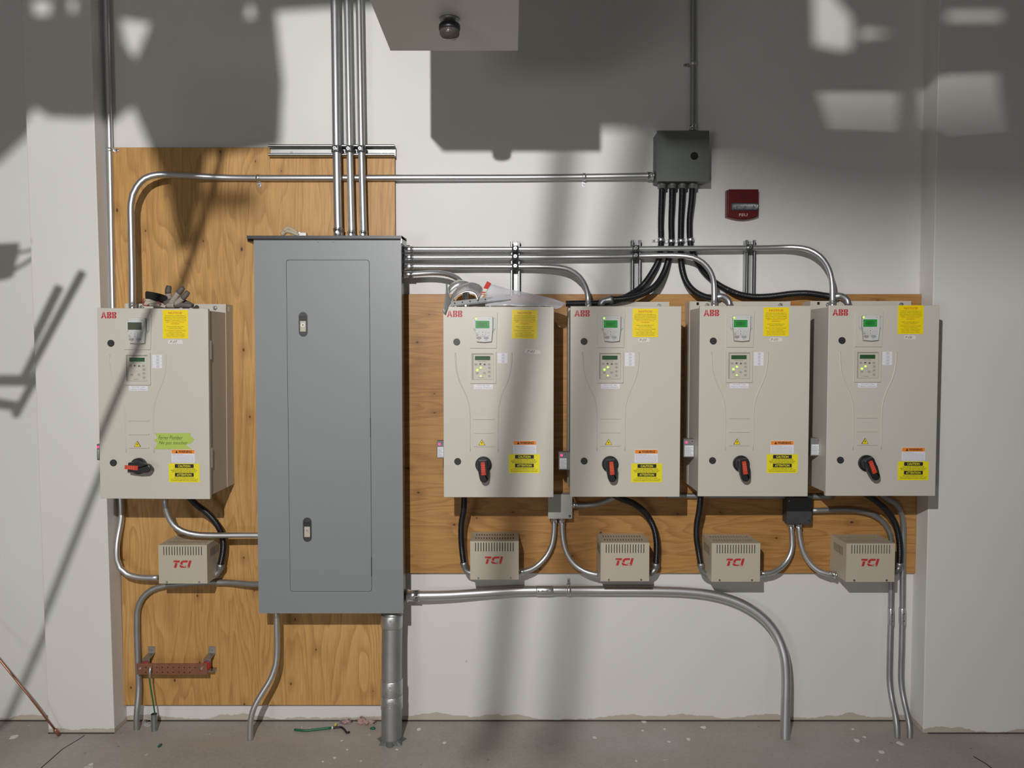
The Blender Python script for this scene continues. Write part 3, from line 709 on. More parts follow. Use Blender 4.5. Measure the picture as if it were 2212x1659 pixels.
    rows = 3 if i == 2 else 4
    def fs(mb):
        z1, z0 = lz(530), lz(530 + 23.5 * rows); mb.box(lx(441), lx(509), FY - .0007, FY - .0001, z0, z1, M_WHT)
        for q in range(rows):
            if q: mb.box(lx(441), lx(509), FY - .0009, FY - .0007, z1 - q * (z1 - z0) / rows - .0003, z1 - q * (z1 - z0) / rows, M_GREY)
            for s_ in (.25, .5, .75): zz = z1 - (q + s_) * (z1 - z0) / rows; mb.box(lx(478) - .005 - .0015 * ((q + int(s_ * 4)) % 2), lx(478) + .006, FY - .0009, FY - .0007, zz - .0005, zz + .0005, M_GREY)
    part('side%d' % (rows), r, 'terminal_label', fs, label='white label of small rows')
    # rotary disconnect handle
    hx, hz = lx(341), lz(1315)
    if i == 4: hx += .01
    def fb(mb):
        mb.poly([(hx + .0325 * math.cos(a * math.pi / 18), hz + .0325 * math.sin(a * math.pi / 18)) for a in range(36)], FY - .012, FY, M_BLK)
        mb.poly([(hx + .026 * math.cos(a * math.pi / 18), hz + .026 * math.sin(a * math.pi / 18)) for a in range(36)], FY - .026, FY - .012, M_BLKG)
    h = part('hb%d' % (i == 4), r, 'disconnect_handle', fb, bevel=.0015, label='black rotary disconnect handle')
    def fl(mb):
        M = Matrix.Translation((hx, FY - .026, hz)) @ Matrix.Rotation(-math.radians(lever), 4, 'Y')
        q = [(-.024, -.018), (.02, -.021), (.05, -.017)] + [(.050 + .0165 * math.cos(a), .0165 * math.sin(a)) for a in [math.radians(t) for t in range(-75, 76, 15)]] + [(.05, .017), (.02, .021), (-.024, .018)]
        mb.poly(q, -.024, 0, M_BLK, M)
    part('lev%d' % i, r, 'lever', fl, h, bevel=.004)
    def fr(mb):
        M = Matrix.Translation((hx, FY - .05, hz)) @ Matrix.Rotation(-math.radians(lever), 4, 'Y')
        o_ = -.016 if i != 1 else -.034
        mb.poly([(o_, -.0075), (o_ + .052, -.009), (o_ + .052, .009), (o_, .0075)], -.003, .0, M_RED, M)
        for q in range(4): mb.box(o_ + .012 + q * .0075, o_ + .0135 + q * .0075, -.0036, -.003, -.0078, .0078, M_REDL, M)
    part('red%d' % i, r, 'lever_grip', fr, h, label='red grip insert')
    if mod:
        a = W(mod[0], mod[2], 3.27); b = W(mod[1], mod[3], 3.27)
        x0, x1 = a.x - base.x, max(b.x - base.x, -DW / 2 + .009); z1, z0 = a.z - base.z, b.z - base.z; ym = 3.27 - PLY; 
        def fm(mb): mb.box(x0, x1, ym, ym + .045, z0, z1, M_MOD)
        o = part('mod%d' % i, r, 'status_module', fm, bevel=.002, label='small grey module on the cabinet side')
        xr = b.x - base.x
        def fk(mb):
            mb.box(x0 + .004, xr - .004, ym - .0008, ym, z0 + .005, z0 + (z1 - z0) * .66, M_WHT)
            for q in range(7): zz = z0 + (z1 - z0) * (.12 + .07 * q); mb.box(x0 + .006, xr - .006 - .004 * (q % 3), ym - .0011, ym - .0008, zz, zz + .0012, M_GREY)
            mb.disc(xr - .010, z1 - .008, .002, ym - .0006, ym, M_BLK, 8)
        part('mlab%d' % i, r, 'module_label', fk, o)
        if i != 5:
            def fe(mb): mb.disc(x0 + (.0115 if i > 1 else .006), z1 - .0125, .0046, ym - .0012, ym, M_LEDR, 16)
            part('mled%d' % i, r, 'indicator_light', fe, o, label='glowing red light')
    return r, base
M_REDL = mat('red_grip_ribs', (.80, .16, .09), .4)
M_MOD = mat('module_grey', (.20, .19, .185), .5)
D1, B1 = drive(1, (331, 873), math.radians(.35), 'leftmost motor drive, with a strip of green tape and a pair of gloves on top', (379, 700.5), (395.7, 985), (398, 1021.5), (379, 738.5, 32), 'P-07', ('575-3-60  1.5hp', '1.6amp 1740rpm'), -4, 0, (208, 216, 960, 995))
D2, B2 = drive(2, (1077, 869.5), 0, 'motor drive with scrap metal and a plastic bag lying on top', (1133, 700.5), (1133.5, 966), (1132.5, 1001.5), (1150.7, 759.5, 33), 'P-02', ('575-3-60  2hp', '2.1amp 1740rpm'), -86, 1, (943, 960, 953, 990))
D3, B3 = drive(3, (1351, 868.5), 0, 'motor drive marked P-03, middle one of the five', (1394, 697.5), (1396, 985), (1397, 1021.5), (1391.5, 734.5, 25), 'P-03', ('575-3-60  2hp', '2.1amp 1740rpm'), -85, 1, (1207, 1226, 977, 1015))
D4, B4 = drive(4, (1629, 867.5), 0, 'motor drive marked P-05, second from the right', (1676.5, 695), (1689.5, 966), (1689.5, 1001.5), (1676, 733.5, 27), 'P-05', ('575-3-60  7.5hp', '7.8amp 1755rpm'), -82, 1, (1477, 1500, 949, 988))
D5, B5 = drive(5, (1906, 866.5), 0, 'rightmost motor drive, overlapping the wall corner', (1967, 690.5), (1973, 980.5), (1972.5, 1017), (1965.5, 728.5, 25), 'P-06', ('575-3-60  7.5hp', '7.8amp 1755rpm'), -68, 1, (1751, 1773, 947, 985))
# strip of green tape with handwriting on the leftmost drive
def f_tape(mb):
    p = [(333, 936), (412, 935), (410, 941), (419, 948), (413, 957), (400, 960), (414, 970), (333, 970), (340, 958), (332, 950), (340, 945)]
    o = [W(a, b, DF) - B1 for a, b in p]
    mb.poly([(q.x, q.z) for q in reversed(o)], FY - .0012, FY - .0004, M_GRN)
    for t, u, v, w, h in (('Ferrer Plomber', 368, 945, 52, 8.5), ('Ne pas toucher', 374, 957, 62, 9)):
        q = W(u, v, DF) - B1; mb.text(t, q.x, q.z, w / 543, h / 543, FY - .0015, M_INK, shear=.25, bold=-.008)
part('gtape', D1, 'green_tape', f_tape, label='green tape with handwriting')
# ------------------------------------------------------------------ line reactors
RF = 3.30; RW, RH = .2035, .163
def f_rcase(mb):
    y0, y1 = RF - PLY, -.001; w = RW / 2; t = .0016; h = RH
    n = 15; sx0, sx1 = -w * .775, w * .775; pitch = (sx1 - sx0) / (n - 1); sw = .0031
    zt, zb = h - .0065, h - .0435
    # front plate with real slits
    mb.box(-w, w, y0, y0 + t, 0, zb, M_REACT); mb.box(-w, w, y0, y0 + t, zt, h, M_REACT)
    xs = [-w] + [c for i in range(n) for c in (sx0 + i * pitch - sw / 2, sx0 + i * pitch + sw / 2)] + [w]
    for i in range(0, len(xs), 2): mb.box(xs[i], xs[i + 1], y0, y0 + t, zb, zt, M_REACT)
    # top plate with two rows
    d = y1 - y0; rows = ((.22, .44), (.58, .80)); ys = [0] + [a for r in rows for a in r] + [1]
    for i in range(0, len(ys), 2): mb.box(-w, w, y0 + t + ys[i] * (d - t), y0 + t + ys[i + 1] * (d - t), h - t, h, M_REACT)
    for a, b in rows:
        for i in range(0, len(xs), 2): mb.box(xs[i], xs[i + 1], y0 + t + a * (d - t), y0 + t + b * (d - t), h - t, h, M_REACT)
    for s in (-1, 1):
        xa, xb = sorted((s * w, s * (w - t))); mb.box(xa, xb, y0 + t, y1, 0, h - t, M_REACT)
        for i in range(7): 
            yy = y0 + .04 + i * .014; xa, xb = sorted((s * w, s * (w + .0004))); mb.box(xa, xb, yy, yy + .0035, h - .06, h - .025, M_VOID)
    mb.box(-w + t, w - t, y0 + t, y1, 0, t, M_REACT)
    mb.box(-w + .008, w - .008, y0 + .02, y1, t, h - .018, M_VOID)
def f_rlogo(mb):
    y = RF - PLY - .0006; cx, cz, w, h = .0, RH * .505, .090, .031
    def G(q, ox):
        mb.poly([(cx + ox + a * h + b * h * .28, cz + (b - .5) * h) for a, b in q], y, y + .0005, M_TCI)
    G([(.0, .72), (.30, .72), (.30, 0), (.64, 0), (.64, .72), (.86, .72), (.86, 1), (.0, 1)], -.047)
    G([(.25, 0), (.95, 0), (.95, .27), (.42, .27), (.34, .35), (.34, .65), (.42, .73), (.95, .73), (.95, 1), (.25, 1), (0, .8), (0, .2)], -.016)
    G([(0, 0), (.34, 0), (.34, 1), (0, 1)], .0178)
    # swoosh
    n = 14; top = []; bot = []
    for i in range(n):
        u = i / (n - 1); x = -.046 + .092 * u; z = .010 - .020 * u if u < .5 else -.0 - .008 * (u - .5)
        z = .011 * math.cos(u * math.pi * 1.35) - .001; t_ = .0012 * math.sin(math.pi * u) + .0003
        if x > .026: break
        top.append((cx + x, cz + z + t_)); bot.append((cx + x, cz + z - t_))
    mb.poly(bot + top[::-1], y - .0004, y, M_REACT)
M_TCI = mat('reactor_logo_red', (.48, .03, .03), .5)
def f_rscrew(sx):
    def f(mb): mb.cyl((sx, RF - PLY, .007), (sx, RF - PLY - .003, .007), .0042, M_SCREW, 12)
    return f
def reactor(c, label):
    C = W(c[0], c[1], RF); r = empty('line_reactor', (C.x, PLY, C.z - RH / 2), label, 'line reactor', 'vented line reactor boxes')
    part('rcase', r, 'case', f_rcase); part('rlogo', r, 'logo', f_rlogo, label='slanted red brand lettering')
    for q, s in enumerate((-.068, .068)): part('rs%d' % q, r, 'screw', f_rscrew(s))
    return C
R1 = reactor((395, 1219), 'tan vented reactor box below the leftmost drive, left of the panelboard')
R2 = reactor((1068, 1210.5), 'tan vented reactor box just right of the panelboard')
R3 = reactor((1350, 1214), 'tan vented reactor box below the middle drive')
R4 = reactor((1589.5, 1215), 'tan vented reactor box left of the charcoal junction box')
R5 = reactor((1880.5, 1215.5), 'tan vented reactor box in front of the two floor conduits')
# ------------------------------------------------------------------ junction boxes
def big_box():
    D = 3.385; a, b = W(1419, 282, D), W(1531, 391.6, D)
    r = empty('junction_box', ((a.x + b.x) / 2, PW, b.z), 'square dark grey junction box high on the wall, with a round open hole', 'junction box')
    mb = MB(); mb.box(a.x + .003, b.x - .003, D + .003, PW - .0005, b.z + .004, a.z - .003, M_JB)
    for v in (310, 334, 357): z = W(1415, v, 3.44).z; mb.add(*ringx(a.x + .003, 3.44, z, .0095), M_BLKG)
    mb.build('box', r, bevel=.001)
    h = W(1500, 337, D); o = [(a.x, b.z), (b.x, b.z), (b.x, a.z), (a.x, a.z)]; hole = [(h.x + .0165 * math.cos(i * math.pi / 12), h.z + .0165 * math.sin(i * math.pi / 12)) for i in range(24)]
    mb = MB(); mb.poly([o, hole], D, D + .0025, M_JB); mb.disc(h.x, h.z, .0172, D + .0025, D + .0029, M_VOID); mb.cyl((h.x + .0215, D, h.z + .004), (h.x + .0215, D - .002, h.z + .004), .003, M_SCREW, 8)
    mb.build('cover', r, bevel=.0006, label='flat cover with a round knockout hole'); return a, b
def ringx(x, y, z, r):
    n = 16; vs = [Vector((x - .0006, y + r * math.cos(2 * math.pi * i / n), z + r * 1.0 * math.sin(2 * math.pi * i / n))) for i in range(n)]; return vs, [tuple(range(n))]
JA, JBX = big_box()
def small_box(u0, u1, v0, v1, m, label):
    D = 3.405; a, b = W(u0, v0, D), W(u1, v1, D)
    mb = MB(); mb.box(a.x + .002, b.x - .002, D + .006, PLY - .0005, b.z + .002, a.z - .002, m); o = mb.build('junction_box', bevel=.004, label=label, cat='junction box', seg=3)
    mb = MB(); mb.rrect(a.x, b.x, b.z, a.z, .005, D, D + .006, m); mb.build('cover', o)
    for x, z in ((b.x - .011, b.z + .011), (a.x + .011, a.z - .011)):
        mb = MB(); mb.cyl((x, D, z), (x, D - .001, z), .0055, M_BLK, 12); mb.cyl((x - .002, D - .001, z - .001), (x - .002, D - .002, z - .001), .0034, M_SCREW, 8); mb.build('screw', o)
    return o
small_box(1184, 1236, 1068, 1120.5, M_JBL, 'small light grey junction box between the second and middle drives')
small_box(1700, 1753, 1076, 1132, M_JBD, 'small charcoal junction box below the gap between the two right drives')
# ------------------------------------------------------------------ rigid conduits
# three risers above the panelboard
for (ut, um, ub, r, lb) in ((723, 727.5, 731, .0180, 'thickest of the three upright conduits above the panelboard'), (749.5, 755.5, 760, .0143, 'middle upright conduit above the panelboard'), (775.5, 781, 785.5, .0143, 'thinner upright conduit above the panelboard, nearest the soffit')):
    D = 3.4285 - r - .0005; pts = [(ut - 3, -140, D), (ut, 0, D), (um, 323, D), (ub - 1, 470, D), (ub, 507, D)]
    o, p = pipe(pts, r, lb, m=M_EMT)
    clamp(o, W(um, 323, D), (0, 0, 1), r)
    e = W(ub, 507, D); e.z = HZ + .004; connector(o, e, e + Vector((-.001, 0, .05 if r > .017 else .036)), r)
# corner riser that runs behind the leftmost drive to its reactor
Dv = 3.462
o, p = pipe([(225, -120, Dv), (228.5, 0, Dv), (237, 322, Dv), (243.5, 660, Dv), (249.5, 900, 3.455), (257, 1040, 3.455), (261.5, 1085, 3.45), (262, 1120, 3.44), (257, 1148, 3.43), (252.5, 1175, 3.41), (253, 1209, 3.40), (259, 1227, 3.40), (274, 1240, 3.40), (300, 1246.5, 3.40), (343, 1248, 3.40)], .0127, 'long conduit in the left corner, down behind the leftmost drive into its reactor box')
strap(o, W(237, 324, Dv), (0, 0, 1), .0127, (1, 0, 0), y_wall=PLY)
# leftmost drive to the high junction box
o, p = pipe([(286, 662, 3.32), (285.5, 600, 3.325), (283.5, 500, 3.33), (283, 440, 3.335), (286.5, 421, 3.338), (295, 404, 3.345), (312, 386, 3.356), (340, 377.5, 3.373), (378, 378.5, 3.397), (437, 381.5, 3.432), (480, 383.5, 3.45), (520, 384.3, 3.455), (557, 384.5, 3.455), (720, 384.5, 3.455), (856, 384, 3.4555), (1117, 383.5, 3.462), (1263, 382, 3.462), (1380, 380, 3.45), (1414, 379.5, 3.445)], .0136, 'long bent conduit from the leftmost drive across to the high junction box')
strap(o, W(558, 384.5, 3.455), (1, 0, 0), .0136, (0, 0, -1), y_wall=PLY); strap(o, W(1262, 382, 3.462), (1, 0, 0), .0136, (0, 0, -1), y_wall=PW)
a = W(1412, 379.5, 3.445); connector(o, a, a + Vector((-.028, 0, 0)), .0136)
zt = B1.z + DH - .004; a = W(286, 662, 3.32); a.z = zt; connector(o, a, a + Vector((0, 0, .028)), .0125)
# riser from the high junction box
o, p = pipe([(1498, -120, 3.465), (1497.5, 0, 3.465), (1497, 137, 3.465), (1496.5, 282, 3.455)], .0122, 'single upright conduit rising from the high junction box', m=M_EMTD)
strap(o, W(1497, 137, 3.465), (0, 0, 1), .0122, (-1, 0, 0), y_wall=PW); a = W(1496.5, 282, 3.455); connector(o, a, a + Vector((0, 0, .024)), .0122)
# four runs from the panelboard to the right
Dc = 3.434
RUN = [
 ([(876, 538.5, 3.42), (1000, 538.5, Dc), (1300, 538, Dc), (1500, 536.5, Dc), (1660, 535.2, Dc), (1700, 534, 3.425), (1722, 534.5, 3.41), (1747, 539, 3.39), (1771, 553, 3.37), (1786, 572, 3.35), (1794, 592, 3.335), (1797.5, 615, 3.325), (1798, 657, 3.32)], 'longest and highest of the four conduits leaving the panelboard, bending down to the rightmost drive', [(1113, 538.5), (1372.5, 537.7), (1618, 535.5)], B5),
 ([(876, 556, 3.42), (1000, 556, Dc), (1300, 554.8, Dc), (1390, 553, Dc), (1430, 552, 3.425), (1470, 552.3, 3.41), (1497, 556, 3.39), (1518, 567, 3.37), (1533, 584, 3.35), (1540.5, 602, 3.335), (1542.5, 622, 3.325), (1542.6, 658, 3.32)], 'second highest of the four conduits, bending down to the drive marked P-05', [(1113, 555.6), (1372.5, 553.3)], B4),
 ([(876, 575.5, 3.42), (1000, 575.7, Dc), (1120, 576, Dc), (1165, 575.8, 3.425), (1200, 577, 3.41), (1230, 583, 3.39), (1252, 598.5, 3.365), (1265, 620, 3.34), (1270, 642, 3.325), (1271, 660, 3.32)], 'third of the four conduits, bending down to the middle drive', [(1113, 576)], B3),
 ([(876, 593, 3.40), (900, 591.5, 3.40), (935, 589.5, 3.39), (960, 591, 3.375), (980, 597, 3.355), (995, 608, 3.335), (1003, 624, 3.325), (1006, 645, 3.32), (1006.5, 662, 3.32)], 'short lowest of the four conduits, bending down into the scrap on the drive', [], B2)]
for pts, lb, cl, B in RUN:
    o, p = pipe(pts, .0114, lb)
    for u, v in cl: clamp(o, W(u, v, Dc), (1, 0, 0), .0114)
    a = W(*pts[0]); a.x = PX1 - .010; connector(o, a, a + Vector((.042, 0, 0)), .0114)
    e = p[-1].copy(); e.z = B.z + DH - .004; connector(o, e, e + Vector((0, 0, .026)), .0114)
# leftmost drive to panelboard
o, p = pipe([(356.5, 1070, 3.32), (357, 1088, 3.325), (362, 1111, 3.33), (374, 1133, 3.335), (393, 1147, 3.34), (423, 1154.6, 3.345), (456, 1156.3, 3.35), (520, 1156, 3.355), (572, 1156, 3.355)], .0122, 'conduit curving from under the leftmost drive into the panelboard side')
# panelboard to the floor behind the ground bar
o, p = pipe([(572, 1262, 3.40), (540, 1261.5, 3.42), (490, 1258, 3.445), (440, 1259, 3.45), (390, 1262, 3.45), (355, 1265.5, 3.45), (328, 1274, 3.448), (308, 1291, 3.445), (298, 1314, 3.445), (296, 1347, 3.445), (297, 1398, 3.445), (299, 1450, 3.44), (300, 1485, 3.435), (298, 1515, 3.42), (295.5, 1543, 3.41), (295.5, 1590, 3.41)], .0128, 'dull conduit from the panelboard down behind the copper ground bar to the floor', m=M_EMTD)
# bottom of the panelboard to the floor
o, p = pipe([(597.5, 1318, 3.37), (598, 1360, 3.37), (598.5, 1405, 3.37), (596, 1435, 3.365), (585, 1466, 3.355), (562, 1504, 3.335), (549, 1528, 3.325), (542, 1553, 3.32), (540.5, 1580, 3.318), (540.5, 1606, 3.318)], .0124, 'thin dog-leg conduit from the panelboard bottom to the floor')
# fat riser
o, p = pipe([(848, 1318, 3.345), (846.5, 1400, 3.335), (846, 1500, 3.32), (846, 1600, 3.31), (846, 1618, 3.31)], .0432, 'very thick upright pipe under the right end of the panelboard', m=M_EMTD, name='service_pipe', cat='pipe')
for v0, v1, D, sc in ((1326, 1354, 3.34, 1), (1466, 1499, 3.325, 0), (1500, 1531, 3.322, 1)):
    a, b = W(846.5, v0, D), W(846, v1, D); mb = MB(); mb.tube([a, a.lerp(b, .06), a.lerp(b, .94), b], .045, M_EMT, 28, True, [.044, .0462, .0462, .044])
    for t in (.3, .6): q = a.lerp(b, t) + Vector((0, -.046, 0)); mb.cyl(q, q + Vector((0, -.005, 0)), .005, M_ZINC, 10)
    mb.build('coupling', o)
mb = MB(); e = W(846, 1606, 3.30); rnd = random.Random(3); n = 26
ring = [(.0435 + (.006 + rnd.random() * .012) * (1 + .6 * math.sin(i * 1.7))) for i in range(n)]
vs = []
for i in range(n):
    a = 2 * math.pi * i / n; c_, s_ = math.cos(a), math.sin(a); vs += [Vector((e.x + .043 * c_, 3.31 + .043 * s_, .016)), Vector((e.x + ring[i] * c_, 3.31 + ring[i] * s_, .0005))]
mb.add(vs, [(2 * i, 2 * i + 1, (2 * i + 3) % (2 * n), (2 * i + 2) % (2 * n)) for i in range(n)], M_JB, False); mb.build('torn_collar', o, label='ragged dark collar at the floor')
# big lower-right run
o, p = pipe([(872, 1286.5, 3.42), (900, 1286.5, 3.42), (960, 1285.5, 3.43), (1040, 1281, 3.448), (1110, 1276.5, 3.46), (1170, 1275, 3.462), (1300, 1275.5, 3.462), (1420, 1276, 3.462), (1480, 1278, 3.46), (1530, 1283.5, 3.455), (1575, 1294, 3.445), (1615, 1311, 3.43), (1648, 1334, 3.415), (1672, 1362, 3.40), (1687, 1392, 3.385), (1695, 1422, 3.37), (1698, 1460, 3.36), (1697, 1530, 3.345), (1695.5, 1603, 3.33)], .0205, 'large conduit sweeping from the panelboard down to the floor at right', m=M_EMT)
a, b = W(1158, 1275.2, 3.462), W(1195, 1275, 3.462); mb = MB(); mb.tube([a, a.lerp(b, .05), a.lerp(b, .95), b], .022, M_ZINC, 24, True, [.0212, .0228, .0228, .0212])
for t in (.12, .36, .64, .88): q = a.lerp(b, t) + Vector((0, -.0225, .004)); mb.cyl(q, q + Vector((0, -.005, 0)), .0042, M_SCREW, 8)
mb.build('coupling', o); strap(o, W(1229, 1275, 3.462), (1, 0, 0), .0205, (0, 0, 1), y_wall=PW)
a = W(880, 1286.5, 3.42); a.x = PX1 - .008; connector(o, a, a + Vector((.058, 0, 0)), .0205)
# conduits among the reactors
def lower(pts, lb, c0=None, c1=None, m=None, r=.0117):
    o, p = pipe(pts, r, lb, m=m)
    if c0: a = W(*pts[0]); connector(o, a, p[0] + (p[2] - p[0]).normalized() * c0, r)
    if c1: a = p[-1]; connector(o, a, a + (p[-3] - a).normalized() * c1, r)
    return o
lower([(1197, 1119, 3.437), (1196.5, 1150, 3.437), (1192, 1177, 3.434), (1181, 1200, 3.43), (1165, 1218, 3.422), (1147, 1230, 3.41), (1118, 1237.5, 3.40)], 'left of the two conduits under the light grey junction box', .024, .030)
lower([(1214, 1119, 3.437), (1214.8, 1150, 3.437), (1218, 1175, 3.434), (1226, 1198, 3.43), (1241, 1219, 3.422), (1261, 1233, 3.41), (1282, 1240, 3.40), (1302, 1243, 3.40)], 'right of the two conduits under the light grey junction box', .024, .030)
lower([(1234, 1091, 3.44), (1262, 1091.5, 3.435), (1287, 1089, 3.42), (1308, 1082.5, 3.39), (1330, 1073, 3.36), (1345, 1060, 3.34)], 'short dull conduit from the light grey junction box up behind the middle drive', .024, None, M_EMTD)
lower([(1708, 1131, 3.437), (1710.5, 1158, 3.437), (1711, 1177, 3.434), (1707, 1197, 3.43), (1696, 1216, 3.422), (1680, 1230, 3.41), (1662, 1237.5, 3.402), (1638, 1240, 3.40)], 'left of the two conduits under the charcoal junction box', .022, .024)
lower([(1725, 1131, 3.437), (1727, 1158, 3.437), (1731.5, 1181, 3.434), (1740, 1202, 3.43), (1753, 1220, 3.422), (1770, 1234, 3.41), (1790, 1240.5, 3.40), (1806, 1242, 3.40)], 'right of the two conduits under the charcoal junction box', .022, .030)
lower([(1752, 1103, 3.44), (1790, 1102, 3.44), (1825, 1101, 3.44), (1862, 1104.5, 3.44), (1890, 1114, 3.442), (1910, 1130, 3.444), (1922, 1152, 3.446), (1926, 1180, 3.448), (1925.5, 1230, 3.45), (1924, 1332, 3.45), (1922, 1400, 3.44), (1921.5, 1475, 3.43), (1926, 1507, 3.41), (1933, 1541, 3.37), (1937, 1568, 3.345), (1938, 1602, 3.335)], 'left of the two floor conduits at the right, running behind the rightmost reactor', None, None, M_EMTD)
o = lower([(1895, 1060, 3.40), (1914, 1076, 3.41), (1935, 1089, 3.43), (1947, 1110, 3.44), (1951, 1138, 3.45), (1950.8, 1180, 3.452), (1950, 1230, 3.452), (1949, 1332, 3.45), (1947.5, 1400, 3.44), (1946.5, 1475, 3.43), (1952, 1510, 3.41), (1960, 1545, 3.37), (1964.5, 1570, 3.345), (1965, 1604, 3.335)], 'right of the two floor conduits at the right, nearest the wall corner', None, None, M_EMTD)
for nm in ((1924, 1312, 1350), (1949, 1312, 1350)):
    a, b = W(nm[0], nm[1], 3.45), W(nm[0] - .3, nm[2], 3.45); mb = MB(); mb.tube([a, a.lerp(b, .08), a.lerp(b, .92), b], .0125, M_ZINC, 18, True, [.0122, .0142, .0142, .0122]); q = a.lerp(b, .3) + Vector((0, -.014, 0)); mb.cyl(q, q + Vector((0, -.004, 0)), .0035, M_SCREW, 8); q = a.lerp(b, .7) + Vector((0, -.014, 0)); mb.cyl(q, q + Vector((0, -.004, 0)), .0035, M_SCREW, 8)
    par = [x for x in bpy.data.objects if x.get('label', '').startswith('left of the two floor' if nm[0] == 1924 else 'right of the two floor')][0]
    mb.build('coupling', par)
o, p = pipe([(1440, 1071, 3.452), (1510, 1071, 3.452), (1700, 1072, 3.452), (1800, 1073, 3.452)], .0117, 'level dull conduit glimpsed behind the bottoms of the three right drives', m=M_EMTD)
# ------------------------------------------------------------------ flexible conduits
TB = 3.44
def gl(u):
    a = W(u, 399, TB); a.z = JBX.z + .006; return (a, a + Vector((0, 0, -.026)))
flex([(1430, 395, TB), (1429, 430, 3.455), (1427.5, 480, 3.474), (1427.5, 530, 3.475), (1423, 561, 3.474), (1409, 588.5, 3.455), (1388, 617, 3.44), (1366, 634, 3.41), (1335, 648, 3.375), (1300, 654, 3.367), (1262, 655, 3.367), (1222, 656, 3.367)], .0136, 'leftmost black flexible conduit under the high junction box, running left to the bagged drive', end=gl(1430))
flex([(1452, 395, TB), (1451.5, 430, 3.455), (1450, 480, 3.474), (1450, 530, 3.475), (1444, 561, 3.47), (1433, 592, 3.44), (1414, 619, 3.40), (1383, 637, 3.37), (1350, 645, 3.345), (1318, 647, 3.33)], .0136, 'second black flexible conduit under the high junction box, curving left to the middle drive', end=gl(1452), elbow=[(1324, 647, 3.33), (1312, 648, 3.33), (1302, 651, 3.33), (1297, 660, 3.33)], er=.0145)
flex([(1474, 395, TB), (1473, 430, 3.455), (1471, 480, 3.474), (1471, 561, 3.47), (1474, 585, 3.45), (1483, 610, 3.42), (1501, 630, 3.395), (1525, 641.5, 3.372), (1550, 645, 3.362)], .0136, 'third black flexible conduit under the high junction box, ending on the P-05 drive', end=gl(1474), elbow=[(1548, 643, 3.362), (1558, 640, 3.352), (1568, 644, 3.34), (1575, 652, 3.33), (1576, 662, 3.33)], er=.0145)
flex([(1496, 395, TB), (1494, 430, 3.455), (1489.5, 480, 3.474), (1492, 530, 3.475), (1499, 550, 3.475), (1517, 583, 3.475), (1542, 608, 3.475), (1566, 623, 3.47), (1593, 634.5, 3.425), (1629, 641, 3.415), (1665, 640, 3.415), (1710, 634.5, 3.415), (1745, 633.5, 3.415), (1780, 638, 3.40), (1806, 643, 3.366)], .0136, 'rightmost black flexible conduit, running along the top to the last drive', end=gl(1496), elbow=[(1802, 642, 3.366), (1814, 639, 3.354), (1824, 643, 3.34), (1831, 650, 3.33), (1832, 660, 3.33)], er=.0145)
# clamps on the flexible risers
fl = [x for x in bpy.data.objects if x.name.startswith('flexible_conduit')]
for ob, u, v in zip(fl, (1427.5, 1450, 1471, 1491.5), (518, 521, 520, 518)): strap(ob, W(u, v, 3.475), (0, 0, 1), .0136, (-1, 0, -.12), y_wall=PW)
FR = [
 ([(405, 1070, 3.33), (424, 1090, 3.34), (450, 1110, 3.36), (470, 1134, 3.38), (481, 1161, 3.40), (482, 1190, 3.405), (476, 1222, 3.405)], [(477, 1218, 3.405), (474, 1231, 3.405), (465, 1242, 3.40), (449, 1249, 3.39)], 'black flexible conduit looping from under the leftmost drive to its reactor box', .0140),
 ([(1003, 1060, 3.33), (1002.5, 1078, 3.335), (1001, 1106, 3.35), (997, 1128, 3.365), (996, 1154, 3.375), (997.5, 1184, 3.385), (1001.5, 1217, 3.385)], [(1001.5, 1214, 3.385), (1004, 1226, 3.385), (1008, 1234, 3.385), (1024, 1240, 3.385)], 'black flexible conduit beside the reactor box nearest the panelboard', .0130),
 ([(1320, 1066, 3.33), (1341, 1077, 3.34), (1367, 1087, 3.36), (1387, 1101, 3.38), (1402, 1119, 3.40), (1413, 1142, 3.405), (1418, 1168, 3.405), (1418.5, 1193, 3.405), (1417, 1220, 3.405)], [(1417, 1216, 3.405), (1415, 1228, 3.405), (1408, 1238, 3.40), (1392, 1242, 3.39)], 'black flexible conduit arching right of the middle reactor box', .0136),
 ([(1514, 1060, 3.33), (1513, 1079, 3.335), (1510, 1106, 3.35), (1505.5, 1131, 3.365), (1504.5, 1158, 3.375), (1508, 1186, 3.385), (1513.5, 1219, 3.385)], [(1513.5, 1216, 3.385), (1515, 1228, 3.385), (1520, 1238, 3.385), (1536, 1246, 3.385)], 'black flexible conduit left of the fourth reactor box', .0130),
 ([(1862, 1062, 3.34), (1893, 1083, 3.35), (1917, 1105, 3.37), (1934, 1132, 3.39), (1942, 1164, 3.40), (1944, 1196, 3.405), (1943, 1218, 3.405)], [(1943, 1215, 3.405), (1942, 1226, 3.405), (1936, 1235, 3.40), (1922, 1239, 3.39)], 'black flexible conduit in front of the two floor conduits at the right', .0136)]
for pts, el, lb, r in FR: flex(pts, r, lb, elbow=el, er=r * 1.0)
